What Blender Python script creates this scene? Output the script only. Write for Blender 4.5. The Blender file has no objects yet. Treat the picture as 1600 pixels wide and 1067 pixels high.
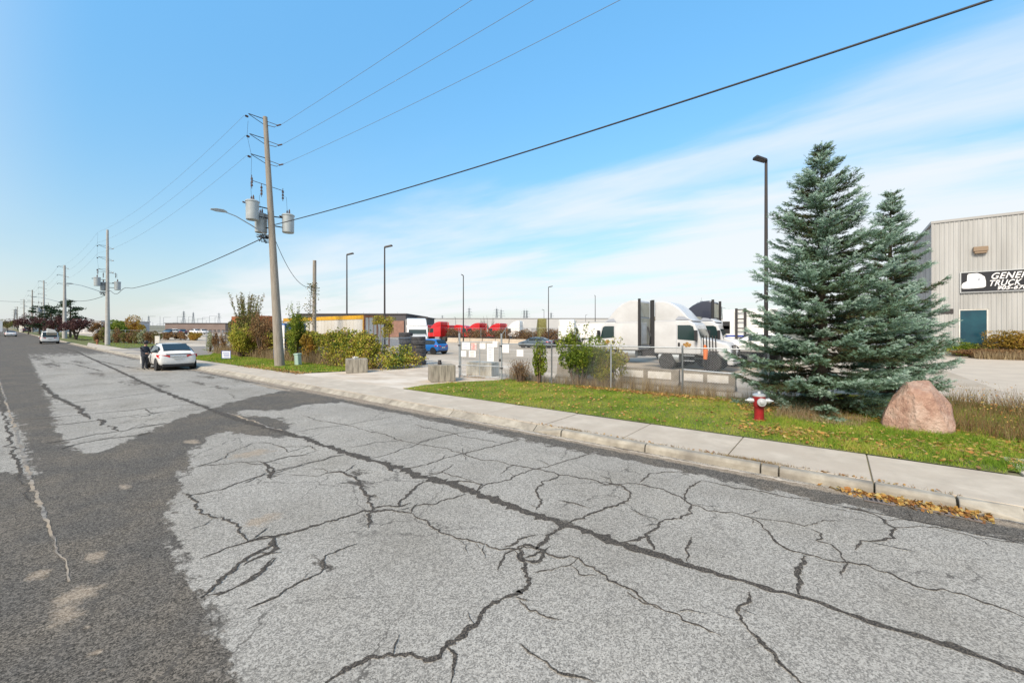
import bpy, bmesh, math, random
import numpy as np
from mathutils import Vector, Matrix
R = math.radians
random.seed(7); rng = np.random.default_rng(7)
sc = bpy.context.scene; col = sc.collection
# ---------------------------------------------------------------- camera
FP = 645.0; HY = 516.0; CH = 2.5; YAW = R(38.2)
f0, f1 = -math.sin(YAW), math.cos(YAW); r0, r1 = math.cos(YAW), math.sin(YAW)
cd = bpy.data.cameras.new('camera'); cam = bpy.data.objects.new('camera', cd); col.objects.link(cam)
cam.location = (0, 0, CH); cam.rotation_euler = (R(90), 0, YAW)
cd.sensor_width = 36; cd.lens = FP/1600*36; cd.shift_y = -17.5/1600; cd.clip_end = 6000; cd.clip_start = .1
sc.camera = cam
# ---------------------------------------------------------------- light
SUN_EL, SUN_AZ = R(40), R(170)          # azimuth of the sun measured clockwise from +Y
w = bpy.data.worlds.new('World'); sc.world = w; w.use_nodes = True
N = w.node_tree.nodes; Lk = w.node_tree.links; N.clear()
def wn(t, **k):
    n = N.new(t)
    for a, b in k.items(): setattr(n, a, b)
    return n
def wmath(op, a, b=None, clamp=False):
    n = wn('ShaderNodeMath', operation=op, use_clamp=clamp)
    for i, v in enumerate((a, b)):
        if v is None: continue
        if isinstance(v, (int, float)): n.inputs[i].default_value = v
        else: Lk.new(v, n.inputs[i])
    return n.outputs[0]
sky = wn('ShaderNodeTexSky', sky_type='NISHITA'); sky.sun_disc = False
sky.sun_elevation = SUN_EL; sky.sun_rotation = SUN_AZ; sky.air_density = 1.0; sky.dust_density = .35; sky.ozone_density = 1.2
tc = wn('ShaderNodeTexCoord'); sp = wn('ShaderNodeSeparateXYZ'); Lk.new(tc.outputs['Generated'], sp.inputs[0])
zc = wmath('MAXIMUM', sp.outputs[2], 0.0)
den = wmath('ADD', zc, .07)
u = wmath('DIVIDE', sp.outputs[0], den); v = wmath('DIVIDE', sp.outputs[1], den)
cb = wn('ShaderNodeCombineXYZ'); Lk.new(u, cb.inputs[0]); Lk.new(v, cb.inputs[1])
mp = wn('ShaderNodeMapping'); mp.inputs['Rotation'].default_value = (0, 0, R(-9)); mp.inputs['Scale'].default_value = (.26, .60, 1); mp.inputs['Location'].default_value = (.9, .35, 0)
Lk.new(cb.outputs[0], mp.inputs[0])
n1 = wn('ShaderNodeTexNoise'); n1.inputs['Scale'].default_value = 1.15; n1.inputs['Detail'].default_value = 9; n1.inputs['Roughness'].default_value = .52; n1.inputs['Distortion'].default_value = .35
Lk.new(mp.outputs[0], n1.inputs['Vector'])
mp2 = wn('ShaderNodeMapping'); mp2.inputs['Rotation'].default_value = (0, 0, R(-22)); mp2.inputs['Scale'].default_value = (.6, 2.2, 1)
Lk.new(cb.outputs[0], mp2.inputs[0])
n2 = wn('ShaderNodeTexNoise'); n2.inputs['Scale'].default_value = 1.6; n2.inputs['Detail'].default_value = 6; n2.inputs['Roughness'].default_value = .6; n2.inputs['Distortion'].default_value = .4
Lk.new(mp2.outputs[0], n2.inputs['Vector'])
def ramp(val, a, b):
    m = wn('ShaderNodeMapRange', interpolation_type='SMOOTHSTEP'); Lk.new(val, m.inputs[0])
    m.inputs[1].default_value = a; m.inputs[2].default_value = b; return m.outputs[0]
vv_ = wmath('ADD', v, wmath('MULTIPLY', u, .03))
cover = ramp(vv_, .75, 2.3); behind = ramp(wmath('MULTIPLY', sp.outputs[1], -1.0), -.12, .35)
c = wmath('ADD', wmath('MULTIPLY', n1.outputs[0], .86), wmath('MULTIPLY', n2.outputs[0], .14))
c = wmath('ADD', c, wmath('MULTIPLY', cover, .10))
bump = lambda x_, m_, w_: wmath('SUBTRACT', 1.0, wmath('DIVIDE', wmath('ABSOLUTE', wmath('SUBTRACT', x_, m_)), w_), True)
wob = wmath('ADD', v, wmath('MULTIPLY', wmath('SUBTRACT', n1.outputs[0], .5), 1.6))
c = wmath('ADD', c, wmath('MULTIPLY', bump(wob, 2.0, .6), .07)); c = wmath('SUBTRACT', c, wmath('MULTIPLY', wmath('MULTIPLY', bump(wob, 2.62, .45), ramp(u, -1.4, -.2)), .11)); c = wmath('ADD', c, wmath('MULTIPLY', ramp(wob, 2.9, 4.2), .07))
cm = wmath('MULTIPLY', ramp(c, .46, .72), wmath('MULTIPLY_ADD', cover, .85, True) if False else wmath('ADD', wmath('MULTIPLY', cover, .82), .03), True)
cm = wmath('MAXIMUM', cm, wmath('MULTIPLY', behind, ramp(c, .28, .5)), True)  # unseen cloud cover behind the camera, added to whiten the ambient light
hz = wmath('MULTIPLY', wmath('POWER', wmath('SUBTRACT', 1.0, zc), 7.0), .72, True)
hs = wn('ShaderNodeHueSaturation'); hs.inputs['Saturation'].default_value = 1.22; hs.inputs['Hue'].default_value = .484; hs.inputs['Value'].default_value = 1.0; Lk.new(sky.outputs[0], hs.inputs['Color'])
thick = wn('ShaderNodeMapRange'); Lk.new(zc, thick.inputs[0]); thick.inputs[1].default_value = 0; thick.inputs[2].default_value = .62; thick.inputs[3].default_value = .62; thick.inputs[4].default_value = 2.25
vm = wn('ShaderNodeVectorMath', operation='SCALE'); Lk.new(hs.outputs[0], vm.inputs[0]); Lk.new(thick.outputs[0], vm.inputs['Scale'])
mxh = wn('ShaderNodeMixRGB'); Lk.new(hz, mxh.inputs[0]); Lk.new(vm.outputs[0], mxh.inputs[1]); mxh.inputs[2].default_value = (5.0, 5.5, 6.0, 1)
mxc = wn('ShaderNodeMixRGB'); Lk.new(cm, mxc.inputs[0]); Lk.new(mxh.outputs[0], mxc.inputs[1]); mxc.inputs[2].default_value = (6.0, 6.1, 6.25, 1)
bg = wn('ShaderNodeBackground'); bg.inputs[1].default_value = .11; Lk.new(mxc.outputs[0], bg.inputs[0])
wo = wn('ShaderNodeOutputWorld'); Lk.new(bg.outputs[0], wo.inputs[0])
sl = bpy.data.lights.new('sun', 'SUN'); sl.energy = 3.3; sl.angle = R(17); sl.color = (1, .885, .74)
so = bpy.data.objects.new('sun', sl); col.objects.link(so)
sd = Vector((math.sin(SUN_AZ)*math.cos(SUN_EL), math.cos(SUN_AZ)*math.cos(SUN_EL), math.sin(SUN_EL)))
so.rotation_euler = sd.to_track_quat('Z', 'Y').to_euler()
vs = sc.view_settings; vs.view_transform = 'Standard'; vs.look = 'None'; vs.gamma = 1; vs.exposure = .52; vs.use_curve_mapping = False
# ---------------------------------------------------------------- placing: survey of the photograph
def elev(x):
    u_ = max(0., -x-35.); return .01*u_*u_/(u_+60.)
def nelev(x):
    u_ = np.maximum(0., -x-35.); return .01*u_*u_/(u_+60.)
GZ = .15                                # level of yard, pavement and lawns
def at(px, d):                          # ground position at photo column px, d metres deep
    t = (px-800)/FP; return (d*(f0+r0*t), d*(f1+r1*t))
def onY(px, Y):
    t = (px-800)/FP; return Y*(f0+r0*t)/(f1+r1*t)
def dep(x, y): return x*f0+y*f1
def zz(py, d): return CH-(py-HY)*d/FP
def G(px, py, z=0.):
    return at(px, FP*(CH-z)/(py-HY))
# ---------------------------------------------------------------- materials
def mat(name, c, rough=.7, metal=0., c2=None, scale=8., detail=4., bump=0., bscale=None, lo=.35, hi=.65, stretch=None, c3=None, s3=1., alpha=None, attr=None, spec=.5, coat=0., bdist=.02, trans=0.):
    m = bpy.data.materials.new(name); m.use_nodes = True
    n = m.node_tree.nodes; l = m.node_tree.links; b = n['Principled BSDF']
    b.inputs['Roughness'].default_value = rough; b.inputs['Metallic'].default_value = metal
    b.inputs['Specular IOR Level'].default_value = spec; b.inputs['Coat Weight'].default_value = coat
    b.inputs['Base Color'].default_value = (*c, 1)
    if trans: b.inputs['Transmission Weight'].default_value = trans
    t = n.new('ShaderNodeTexCoord'); src = t.outputs['Object']
    if stretch:
        mpn = n.new('ShaderNodeMapping'); mpn.inputs['Scale'].default_value = stretch; l.new(src, mpn.inputs[0]); src = mpn.outputs[0]
    out = None
    def noise(s, d=detail):
        q = n.new('ShaderNodeTexNoise'); q.inputs['Scale'].default_value = s; q.inputs['Detail'].default_value = d; q.inputs['Roughness'].default_value = .62
        l.new(src, q.inputs['Vector']); return q.outputs[0]
    def rng_(vv, a, b_):
        q = n.new('ShaderNodeMapRange'); l.new(vv, q.inputs[0]); q.inputs[1].default_value = a; q.inputs[2].default_value = b_; return q.outputs[0]
    def mix(fac, a, b_):
        q = n.new('ShaderNodeMixRGB'); l.new(fac, q.inputs[0])
        for i, x in ((1, a), (2, b_)):
            if isinstance(x, tuple): q.inputs[i].default_value = (*x, 1)
            else: l.new(x, q.inputs[i])
        return q.outputs[0]
    if c2: out = mix(rng_(noise(scale), lo, hi), c, c2)
    if c3: out = mix(rng_(noise(s3, 3), .45, .7), out if out else c, c3)
    if attr:                            # per-face tint stored as a 0..1 attribute
        a = n.new('ShaderNodeAttribute'); a.attribute_name = 'tint'
        cr = n.new('ShaderNodeValToRGB'); l.new(a.outputs['Fac'], cr.inputs[0])
        el = cr.color_ramp.elements
        for i, cc in enumerate(attr):
            p = i/(len(attr)-1)
            e = el[i] if i < 2 else el.new(p)
            e.position = p; e.color = (*cc, 1)
        out = cr.outputs[0]
    if out: l.new(out, b.inputs['Base Color'])
    if bump:
        bp = n.new('ShaderNodeBump'); bp.inputs['Strength'].default_value = bump; bp.inputs['Distance'].default_value = bdist
        l.new(noise(bscale or scale*3), bp.inputs['Height']); l.new(bp.outputs[0], b.inputs['Normal'])
    return m
def leafmat(name, cols):
    m = mat(name, cols[0], .6, attr=cols, spec=.25)
    n = m.node_tree.nodes; l = m.node_tree.links; b = n['Principled BSDF']
    tr = n.new('ShaderNodeBsdfTranslucent'); mx = n.new('ShaderNodeMixShader'); mx.inputs[0].default_value = .3
    cr = [q for q in n if q.bl_idname == 'ShaderNodeValToRGB'][0]
    l.new(cr.outputs[0], tr.inputs[0]); l.new(b.outputs[0], mx.inputs[1]); l.new(tr.outputs[0], mx.inputs[2])
    l.new(mx.outputs[0], n['Material Output'].inputs[0]); return m
MT = dict(
 conc=mat('concrete', (.53,.465,.38), .9, c2=(.41,.355,.285), scale=2.2, detail=10, bump=.25, bscale=60, c3=(.44,.375,.30), s3=.7),
 kerb=mat('kerb_concrete', (.40,.37,.31), .9, c2=(.27,.245,.20), scale=4, detail=8, bump=.35, bscale=40, c3=(.20,.18,.15), s3=1.6),
 block=mat('stained_concrete', (.36,.33,.27), .95, c2=(.15,.135,.11), scale=5, detail=8, bump=.4, bscale=30, stretch=(3,3,.35)),
 whiteblock=mat('whitewashed_concrete', (.62,.60,.54), .9, c2=(.38,.35,.28), scale=4, detail=8, bump=.4, bscale=30, stretch=(1.5,1.5,.5)),
 wood=mat('pole_wood', (.22,.19,.155), .85, c2=(.34,.31,.265), scale=4, detail=6, stretch=(6,6,.35), bump=.5, bscale=20),
 concpole=mat('pole_concrete', (.42,.41,.39), .85, c2=(.34,.33,.31), scale=3),
 galv=mat('galvanised_steel', (.42,.45,.47), .45, .6, c2=(.33,.36,.38), scale=12),
 darkmetal=mat('dark_metal', (.045,.04,.04), .5, .3),
 grey=mat('grey_enamel', (.40,.44,.45), .45, .1, c2=(.33,.36,.37), scale=2.5),
 porcelain=mat('brown_porcelain', (.10,.06,.05), .3),
 cable=mat('black_cable', (.025,.025,.028), .6),
 wire=mat('aluminium_wire', (.16,.19,.23), .6),
 rubber=mat('tyre_rubber', (.025,.025,.027), .8, c2=(.05,.048,.045), scale=9),
 tyreold=mat('old_tyre_rubber', (.03,.03,.034), .8, c2=(.085,.085,.09), scale=5, bump=.4, bscale=30),
 rim=mat('rim_alloy', (.45,.46,.47), .35, .8),
 white=mat('white_paint', (.78,.78,.77), .3, c2=(.70,.70,.68), scale=1.5, coat=.4),
 offwhite=mat('aged_white_paint', (.66,.65,.62), .6, c2=(.52,.50,.45), scale=2, detail=7),
 glass=mat('dark_glass', (.02,.03,.035), .12, spec=.45),
 teal=mat('tinted_glass', (.02,.04,.042), .08, spec=.8),
 red=mat('red_paint', (.50,.012,.015), .3, coat=.4),
 hydred=mat('hydrant_red_paint', (.32,.012,.016), .5, c2=(.24,.01,.013), scale=6, coat=.2, bump=.1),
 silver=mat('silver_paint', (.55,.57,.58), .4, .5),
 black=mat('black_plastic', (.018,.018,.02), .5),
 navy=mat('dark_navy_paint', (.03,.035,.055), .3, coat=.3),
 bluep=mat('blue_car_paint', (.012,.13,.42), .25, coat=.6),
 slate=mat('slate_car_paint', (.07,.10,.13), .28, coat=.5),
 stripe=mat('blue_stripe_paint', (.02,.06,.35), .4),
 yellow=mat('yellow_paint', (.72,.42,.02), .55, c2=(.55,.28,.02), scale=3),
 rust=mat('rusty_steel', (.20,.07,.03), .85, c2=(.35,.17,.09), scale=5, detail=8),
 orange=mat('orange_container_paint', (.42,.13,.035), .7, c2=(.27,.08,.03), scale=3),
 bluepanel=mat('blue_panel', (.04,.14,.38), .5),
 taillight=mat('red_lens', (.55,.01,.015), .2),
 light=mat('clear_lens', (.7,.72,.75), .15),
 plate=mat('plate', (.5,.52,.52), .5),
 chrome=mat('chrome', (.6,.6,.6), .2, 1.),
 bark=mat('bark', (.10,.075,.055), .95, c2=(.05,.04,.03), scale=8, bump=.5),
 twig=mat('dry_twig', (.16,.11,.075), .95, c2=(.10,.07,.05), scale=8),
 panel=mat('corrugated_cladding', (.43,.435,.43), .6, c2=(.385,.388,.38), scale=.6, detail=6, c3=(.33,.333,.325), s3=.25, stretch=(3,3,.3)),
 trim=mat('metal_flashing', (.34,.34,.335), .5),
 bluedoor=mat('teal_glass_door', (.008,.045,.07), .12, spec=.6, c2=(.012,.07,.095), scale=.8),
 signblack=mat('sign_black', (.012,.013,.018), .4),
 signwhite=mat('sign_white', (.8,.8,.8), .5),
 signgrey=mat('sign_shade_grey', (.33,.36,.42), .5),
 tan=mat('tan_plastic', (.25,.18,.12), .6),
 green=mat('pale_green_enamel', (.36,.50,.44), .5),
 brick=mat('far_brick', (.30,.17,.13), .9, c2=(.22,.13,.10), scale=1.5),
 fardark=mat('dark_cladding', (.085,.08,.085), .8),
 farwhite=mat('pale_cladding', (.52,.52,.52), .8, c2=(.47,.47,.48), scale=.05),
 fargrey=mat('grey_cladding', (.33,.33,.34), .8),
 farbrown=mat('brown_cladding', (.21,.165,.15), .85, c2=(.17,.13,.12), scale=.3),
 pylon=mat('weathered_steel', (.25,.28,.31), .7, .2),
 rock=mat('pink_granite', (.50,.32,.24), .85, c2=(.33,.19,.14), scale=7, detail=12, lo=.3, hi=.7, bump=1., bscale=11, bdist=.09, c3=(.56,.42,.34), s3=2.),
 skin=mat('skin', (.42,.25,.18), .6), jacket=mat('charcoal_cloth', (.035,.04,.055), .85), trousers=mat('dark_trousers', (.03,.035,.045), .9),
 olive=mat('olive_paint', (.22,.22,.06), .6, c2=(.15,.13,.05), scale=3),
 gravel=mat('leaf_litter_soil', (.12,.085,.055), .95, c2=(.19,.14,.09), scale=14, detail=8, bump=.6),
)
# ---------------------------------------------------------------- object helpers
def tag(o, label=None, cat=None, group=None, kind=None):
    if label: o['label'] = label
    if cat: o['category'] = cat
    if group: o['group'] = group
    if kind: o['kind'] = kind
    return o
def thing(name, label, cat, loc=(0,0,0), rz=0., group=None, s=1.):
    o = bpy.data.objects.new(name, None); col.objects.link(o); o.location = loc; o.rotation_euler = (0, 0, rz); o.scale = (s, s, s)
    o.empty_display_size = .2
    return tag(o, label, cat, group)
def link(name, me, parent=None):
    o = bpy.data.objects.new(name, me); col.objects.link(o); o.parent = parent; return o
kids = {}
def copy_tree(o, loc=None, rz=None, label=None, parent=None, s=None, group=None):
    c_ = o.copy(); col.objects.link(c_); c_.parent = parent
    if loc is not None: c_.location = loc
    if rz is not None: c_.rotation_euler = (0, 0, rz)
    if s is not None: c_.scale = (s, s, s)
    if label: c_['label'] = label
    if group: c_['group'] = group
    for ch in [q for q in bpy.data.objects if q.parent == o and q is not c_]: copy_tree(ch, parent=c_)
    return c_
class MB:
    def __init__(s): s.v = []; s.f = []
    def add(s, vs_, fs):
        k = len(s.v); s.v += [tuple(p) for p in vs_]; s.f += [tuple(i+k for i in q) for q in fs]; return s
    def box(s, x0, x1, y0, y1, z0, z1):
        return s.add([(x0,y0,z0),(x1,y0,z0),(x1,y1,z0),(x0,y1,z0),(x0,y0,z1),(x1,y0,z1),(x1,y1,z1),(x0,y1,z1)],
                     [(3,2,1,0),(4,5,6,7),(0,1,5,4),(1,2,6,5),(2,3,7,6),(3,0,4,7)])
    def cyl(s, a, b, ra, rb=None, n=8, caps=True):
        rb = ra if rb is None else rb; a = Vector(a); b = Vector(b); d = (b-a)
        if d.length < 1e-6: return s
        d.normalize(); u_ = d.orthogonal().normalized(); w_ = d.cross(u_); vs_ = []
        for p, r_ in ((a, ra), (b, rb)):
            for i in range(n):
                t = 2*math.pi*i/n; vs_.append(p+(u_*math.cos(t)+w_*math.sin(t))*r_)
        fs = [(i, (i+1) % n, n+(i+1) % n, n+i) for i in range(n)]
        if caps: fs += [tuple(range(n))[::-1], tuple(range(n, 2*n))]
        return s.add(vs_, fs)
    def tube(s, pts, r_, n=6):
        pts = [Vector(p) for p in pts]; rr = r_ if isinstance(r_, (list, tuple)) else [r_]*len(pts); vs_ = []; u_ = None
        for i, p in enumerate(pts):
            d = (pts[min(i+1, len(pts)-1)]-pts[max(i-1, 0)]).normalized()
            u_ = d.orthogonal().normalized() if u_ is None else (u_-d*u_.dot(d)).normalized()
            w_ = d.cross(u_)
            for k in range(n):
                t = 2*math.pi*k/n; vs_.append(p+(u_*math.cos(t)+w_*math.sin(t))*rr[i])
        fs = [(i*n+k, i*n+(k+1) % n, (i+1)*n+(k+1) % n, (i+1)*n+k) for i in range(len(pts)-1) for k in range(n)]
        fs += [tuple(range(n))[::-1], tuple(range(len(vs_)-n, len(vs_)))]
        return s.add(vs_, fs)
    def lathe(s, prof, c=(0,0,0), n=16, axis='z'):
        vs_ = []
        for r_, z in prof:
            for i in range(n):
                t = 2*math.pi*i/n; a, b = r_*math.cos(t), r_*math.sin(t)
                p = (a, b, z) if axis == 'z' else ((a, z, b) if axis == 'y' else (z, a, b))
                vs_.append((c[0]+p[0], c[1]+p[1], c[2]+p[2]))
        fs = [(j*n+i, j*n+(i+1) % n, (j+1)*n+(i+1) % n, (j+1)*n+i) for j in range(len(prof)-1) for i in range(n)]
        fs += [tuple(range(n))[::-1], tuple(range((len(prof)-1)*n, len(prof)*n))]
        return s.add(vs_, fs)
    def prism(s, prof, y0, y1):         # profile in x,z extruded along y
        n = len(prof); vs_ = [(x, y0, z) for x, z in prof]+[(x, y1, z) for x, z in prof]
        return s.add(vs_, [tuple(range(n)), tuple(range(n, 2*n))[::-1]]+[(i, n+i, n+(i+1) % n, (i+1) % n) for i in range(n)])
    def build(s, name, m, parent=None, smooth=False, bev=0., seg=1, loc=None):
        me = bpy.data.meshes.new(name); me.from_pydata(s.v, [], s.f)
        bm = bmesh.new(); bm.from_mesh(me)
        bmesh.ops.recalc_face_normals(bm, faces=bm.faces)
        if bev:
            es = [e for e in bm.edges if len(e.link_faces) == 2 and e.calc_face_angle(0) > .5]
            bmesh.ops.bevel(bm, geom=es, offset=bev, segments=seg, profile=.6, affect='EDGES', clamp_overlap=True)
        bm.to_mesh(me); bm.free()
        me.materials.append(MT[m] if isinstance(m, str) else m)
        if smooth:
            me.polygons.foreach_set('use_smooth', [True]*len(me.polygons))
            if smooth != 'all': me.set_sharp_from_angle(angle=R(38))
        o = link(name, me, parent)
        if loc is not None: o.location = loc
        return o
def npmesh(name, V, Fc, m, parent=None, tint=None, smooth=False):   # V (n,3), Fc (m,k)
    V = np.ascontiguousarray(V, dtype=np.float32); Fc = np.ascontiguousarray(Fc, dtype=np.int32)
    me = bpy.data.meshes.new(name); k = Fc.shape[1]
    me.vertices.add(len(V)); me.vertices.foreach_set('co', V.ravel())
    me.loops.add(Fc.size); me.loops.foreach_set('vertex_index', Fc.ravel())
    me.polygons.add(len(Fc)); me.polygons.foreach_set('loop_start', np.arange(0, Fc.size, k, dtype=np.int32))
    if smooth: me.polygons.foreach_set('use_smooth', np.ones(len(Fc), dtype=bool))
    me.update(calc_edges=True)
    if tint is not None:
        a = me.attributes.new('tint', 'FLOAT', 'FACE'); a.data.foreach_set('value', np.clip(tint, 0, 1).astype(np.float32))
    me.materials.append(MT[m] if isinstance(m, str) else m)
    return link(name, me, parent)
def unit(v_): return v_/np.maximum(np.linalg.norm(v_, axis=-1, keepdims=True), 1e-9)
def leaves(P, size, up=.3, aspect=.6):  # one folded-diamond leaf at each point
    n = len(P); sz = size*rng.uniform(.6, 1.3, (n, 1)); d = unit(rng.normal(size=(n, 3))+np.array([0, 0, up])); e = unit(np.cross(d, rng.normal(size=(n, 3))))
    nn = np.cross(d, e)
    V = np.stack([P-d*sz*.5, P+e*sz*aspect*.5+nn*sz*.08, P+d*sz*.5, P-e*sz*aspect*.5+nn*sz*.08], 1).reshape(-1, 3)
    return V, np.arange(n*4).reshape(n, 4)
# ================================================================ SETTING
def polysd(P, poly):                    # signed distance to a polygon, positive inside
    poly = np.array(poly); a = poly; b = np.roll(poly, -1, 0); best = np.full(len(P), 1e9); ins = np.zeros(len(P), bool)
    for p, q in zip(a, b):
        e = q-p; w_ = P-p; t = np.clip((w_@e)/max(e@e, 1e-9), 0, 1); best = np.minimum(best, np.linalg.norm(w_-t[:, None]*e, axis=1))
        c1 = (p[1] > P[:, 1]) != (q[1] > P[:, 1])
        with np.errstate(divide='ignore', invalid='ignore'): xi = (q[0]-p[0])*(P[:, 1]-p[1])/(q[1]-p[1])+p[0]
        ins ^= c1 & (P[:, 0] < xi)
    return np.where(ins, best, -best)
def grid(name, xs, ys, zf, m, attrs=None, parent=None):
    X, Y = np.meshgrid(xs, ys, indexing='ij'); P = np.stack([X.ravel(), Y.ravel()], 1)
    V = np.concatenate([P, zf(P)[:, None]], 1); nx, ny = len(xs), len(ys)
    i = np.arange(nx*ny).reshape(nx, ny); F_ = np.stack([i[:-1, :-1], i[1:, :-1], i[1:, 1:], i[:-1, 1:]], -1).reshape(-1, 4)
    o = npmesh(name, V, F_, m, parent)
    for k, g in (attrs or {}).items():
        a = o.data.attributes.new(k, 'FLOAT', 'POINT'); a.data.foreach_set('value', g(P).astype(np.float32))
    return o
# ---- terrain under everything
def gz(P):
    z = np.where(P[:, 1] < 8.56, -.06, .12)+nelev(P[:, 0]); return z
xs = np.array([-3000, -2000, -1200, -800, -500, -400, -300, -250, -200, -160, -130, -110, -90, -75, -60, -50, -42, -35, -20, 0, 20, 60, 200, 800, 3000.])
ys = np.array([-3000, -800, -200, -60, -20, -8, 0, 8.55, 8.565, 12, 20, 40, 80, 150, 300, 600, 1200, 3000.])
ground = tag(grid('ground', xs, ys, gz, mat('ground', (.17,.15,.11), .95, c2=(.11,.115,.055), scale=.06, detail=8, c3=(.24,.22,.18), s3=.02)), kind='structure')
# ---- road sheet with worn and re-laid asphalt
def pz(pts): return [G(x, y) for x, y in pts]
dark_poly = pz([(-60,546),(0,546),(45,553),(62,590),(80,630),(90,665),(108,698),(135,709),(172,702),(208,684),(240,668),(290,650),(325,640),(362,629),(400,619),(440,611),(490,601),(590,604),(650,622),(600,627),(540,628),(480,632),(442,641),(385,640),(365,646),(390,650),(438,652),(458,663),(450,676),(440,684),(380,679),(350,676),(325,683),(308,694),(298,722),(284,748),(271,790),(272,830),(286,870),(294,910),(322,950),(336,1000),(372,1067),(420,1300),(-1400,1300)])
light_isl = pz([(-40,640),(20,645),(38,700),(50,740),(-30,735)])
blobs = [(498,880,.22,.1),(515,886,.14,.08),(560,757,.25,.18),(585,775,.2,.12),(430,668,.5,.25),(440,680,.3,.3),(210,598,1.6,.35),(150,585,2.5,.4),(80,570,4,.5),(250,603,1.,.25),(330,590,1.5,.25),(880,815,.16,.1),(560,740,.2,.2),(425,745,.08,.16),(310,598,1.2,.2),(345,606,1.,.2),(60,560,6,.6),(125,566,3,.4)]
def darkf(P):
    s_ = polysd(P, dark_poly); li = polysd(P, light_isl); s_ = np.minimum(s_, np.where(li > -.6, -li*.8, 9))
    for px, py, ra, rb in blobs:
        c_ = np.array(G(px, py)); e = np.sqrt(((P[:, 0]-c_[0])/ra)**2+((P[:, 1]-c_[1])/rb)**2)
        s_ = np.maximum(s_, (1-e)*.16-.06)
    s_ = np.maximum(s_, np.where(P[:, 0] < -55, (-P[:, 0]-55)*.02-.1+0*P[:, 1], -9))
    gut = .34-np.abs(P[:, 1]-7.93); s_ = np.maximum(s_, np.where((P[:, 0] > -14) & (P[:, 0] < 30), gut*.9, gut*.4-.04))
    return np.clip(s_, -3, 3)
tans = [(145,1020,.07,.06),(160,1045,.05,.05),(130,985,.06,.06),(118,940,.05,.07),(195,760,.28,.09),(120,930,.22,.22),(105,960,.2,.15),(395,708,.3,.5),(150,870,.2,.1),(412,812,.2,.3),(300,690,.4,.15),(60,900,.2,.12),(425,605,3.,.25),(240,575,6,.3)]
def tanf(P):
    s_ = np.full(len(P), -1.)
    for px, py, ra, rb in tans:
        c_ = np.array(G(px, py)); e = np.sqrt(((P[:, 0]-c_[0])/ra)**2+((P[:, 1]-c_[1])/rb)**2); s_ = np.maximum(s_, 1-e)
    s_ = np.maximum(s_, 1-np.abs(P[:, 1]-8.15)/.22*np.where(P[:, 0] < -9, .8, 1.4))
    return np.clip(s_, -1, 1)
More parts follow.
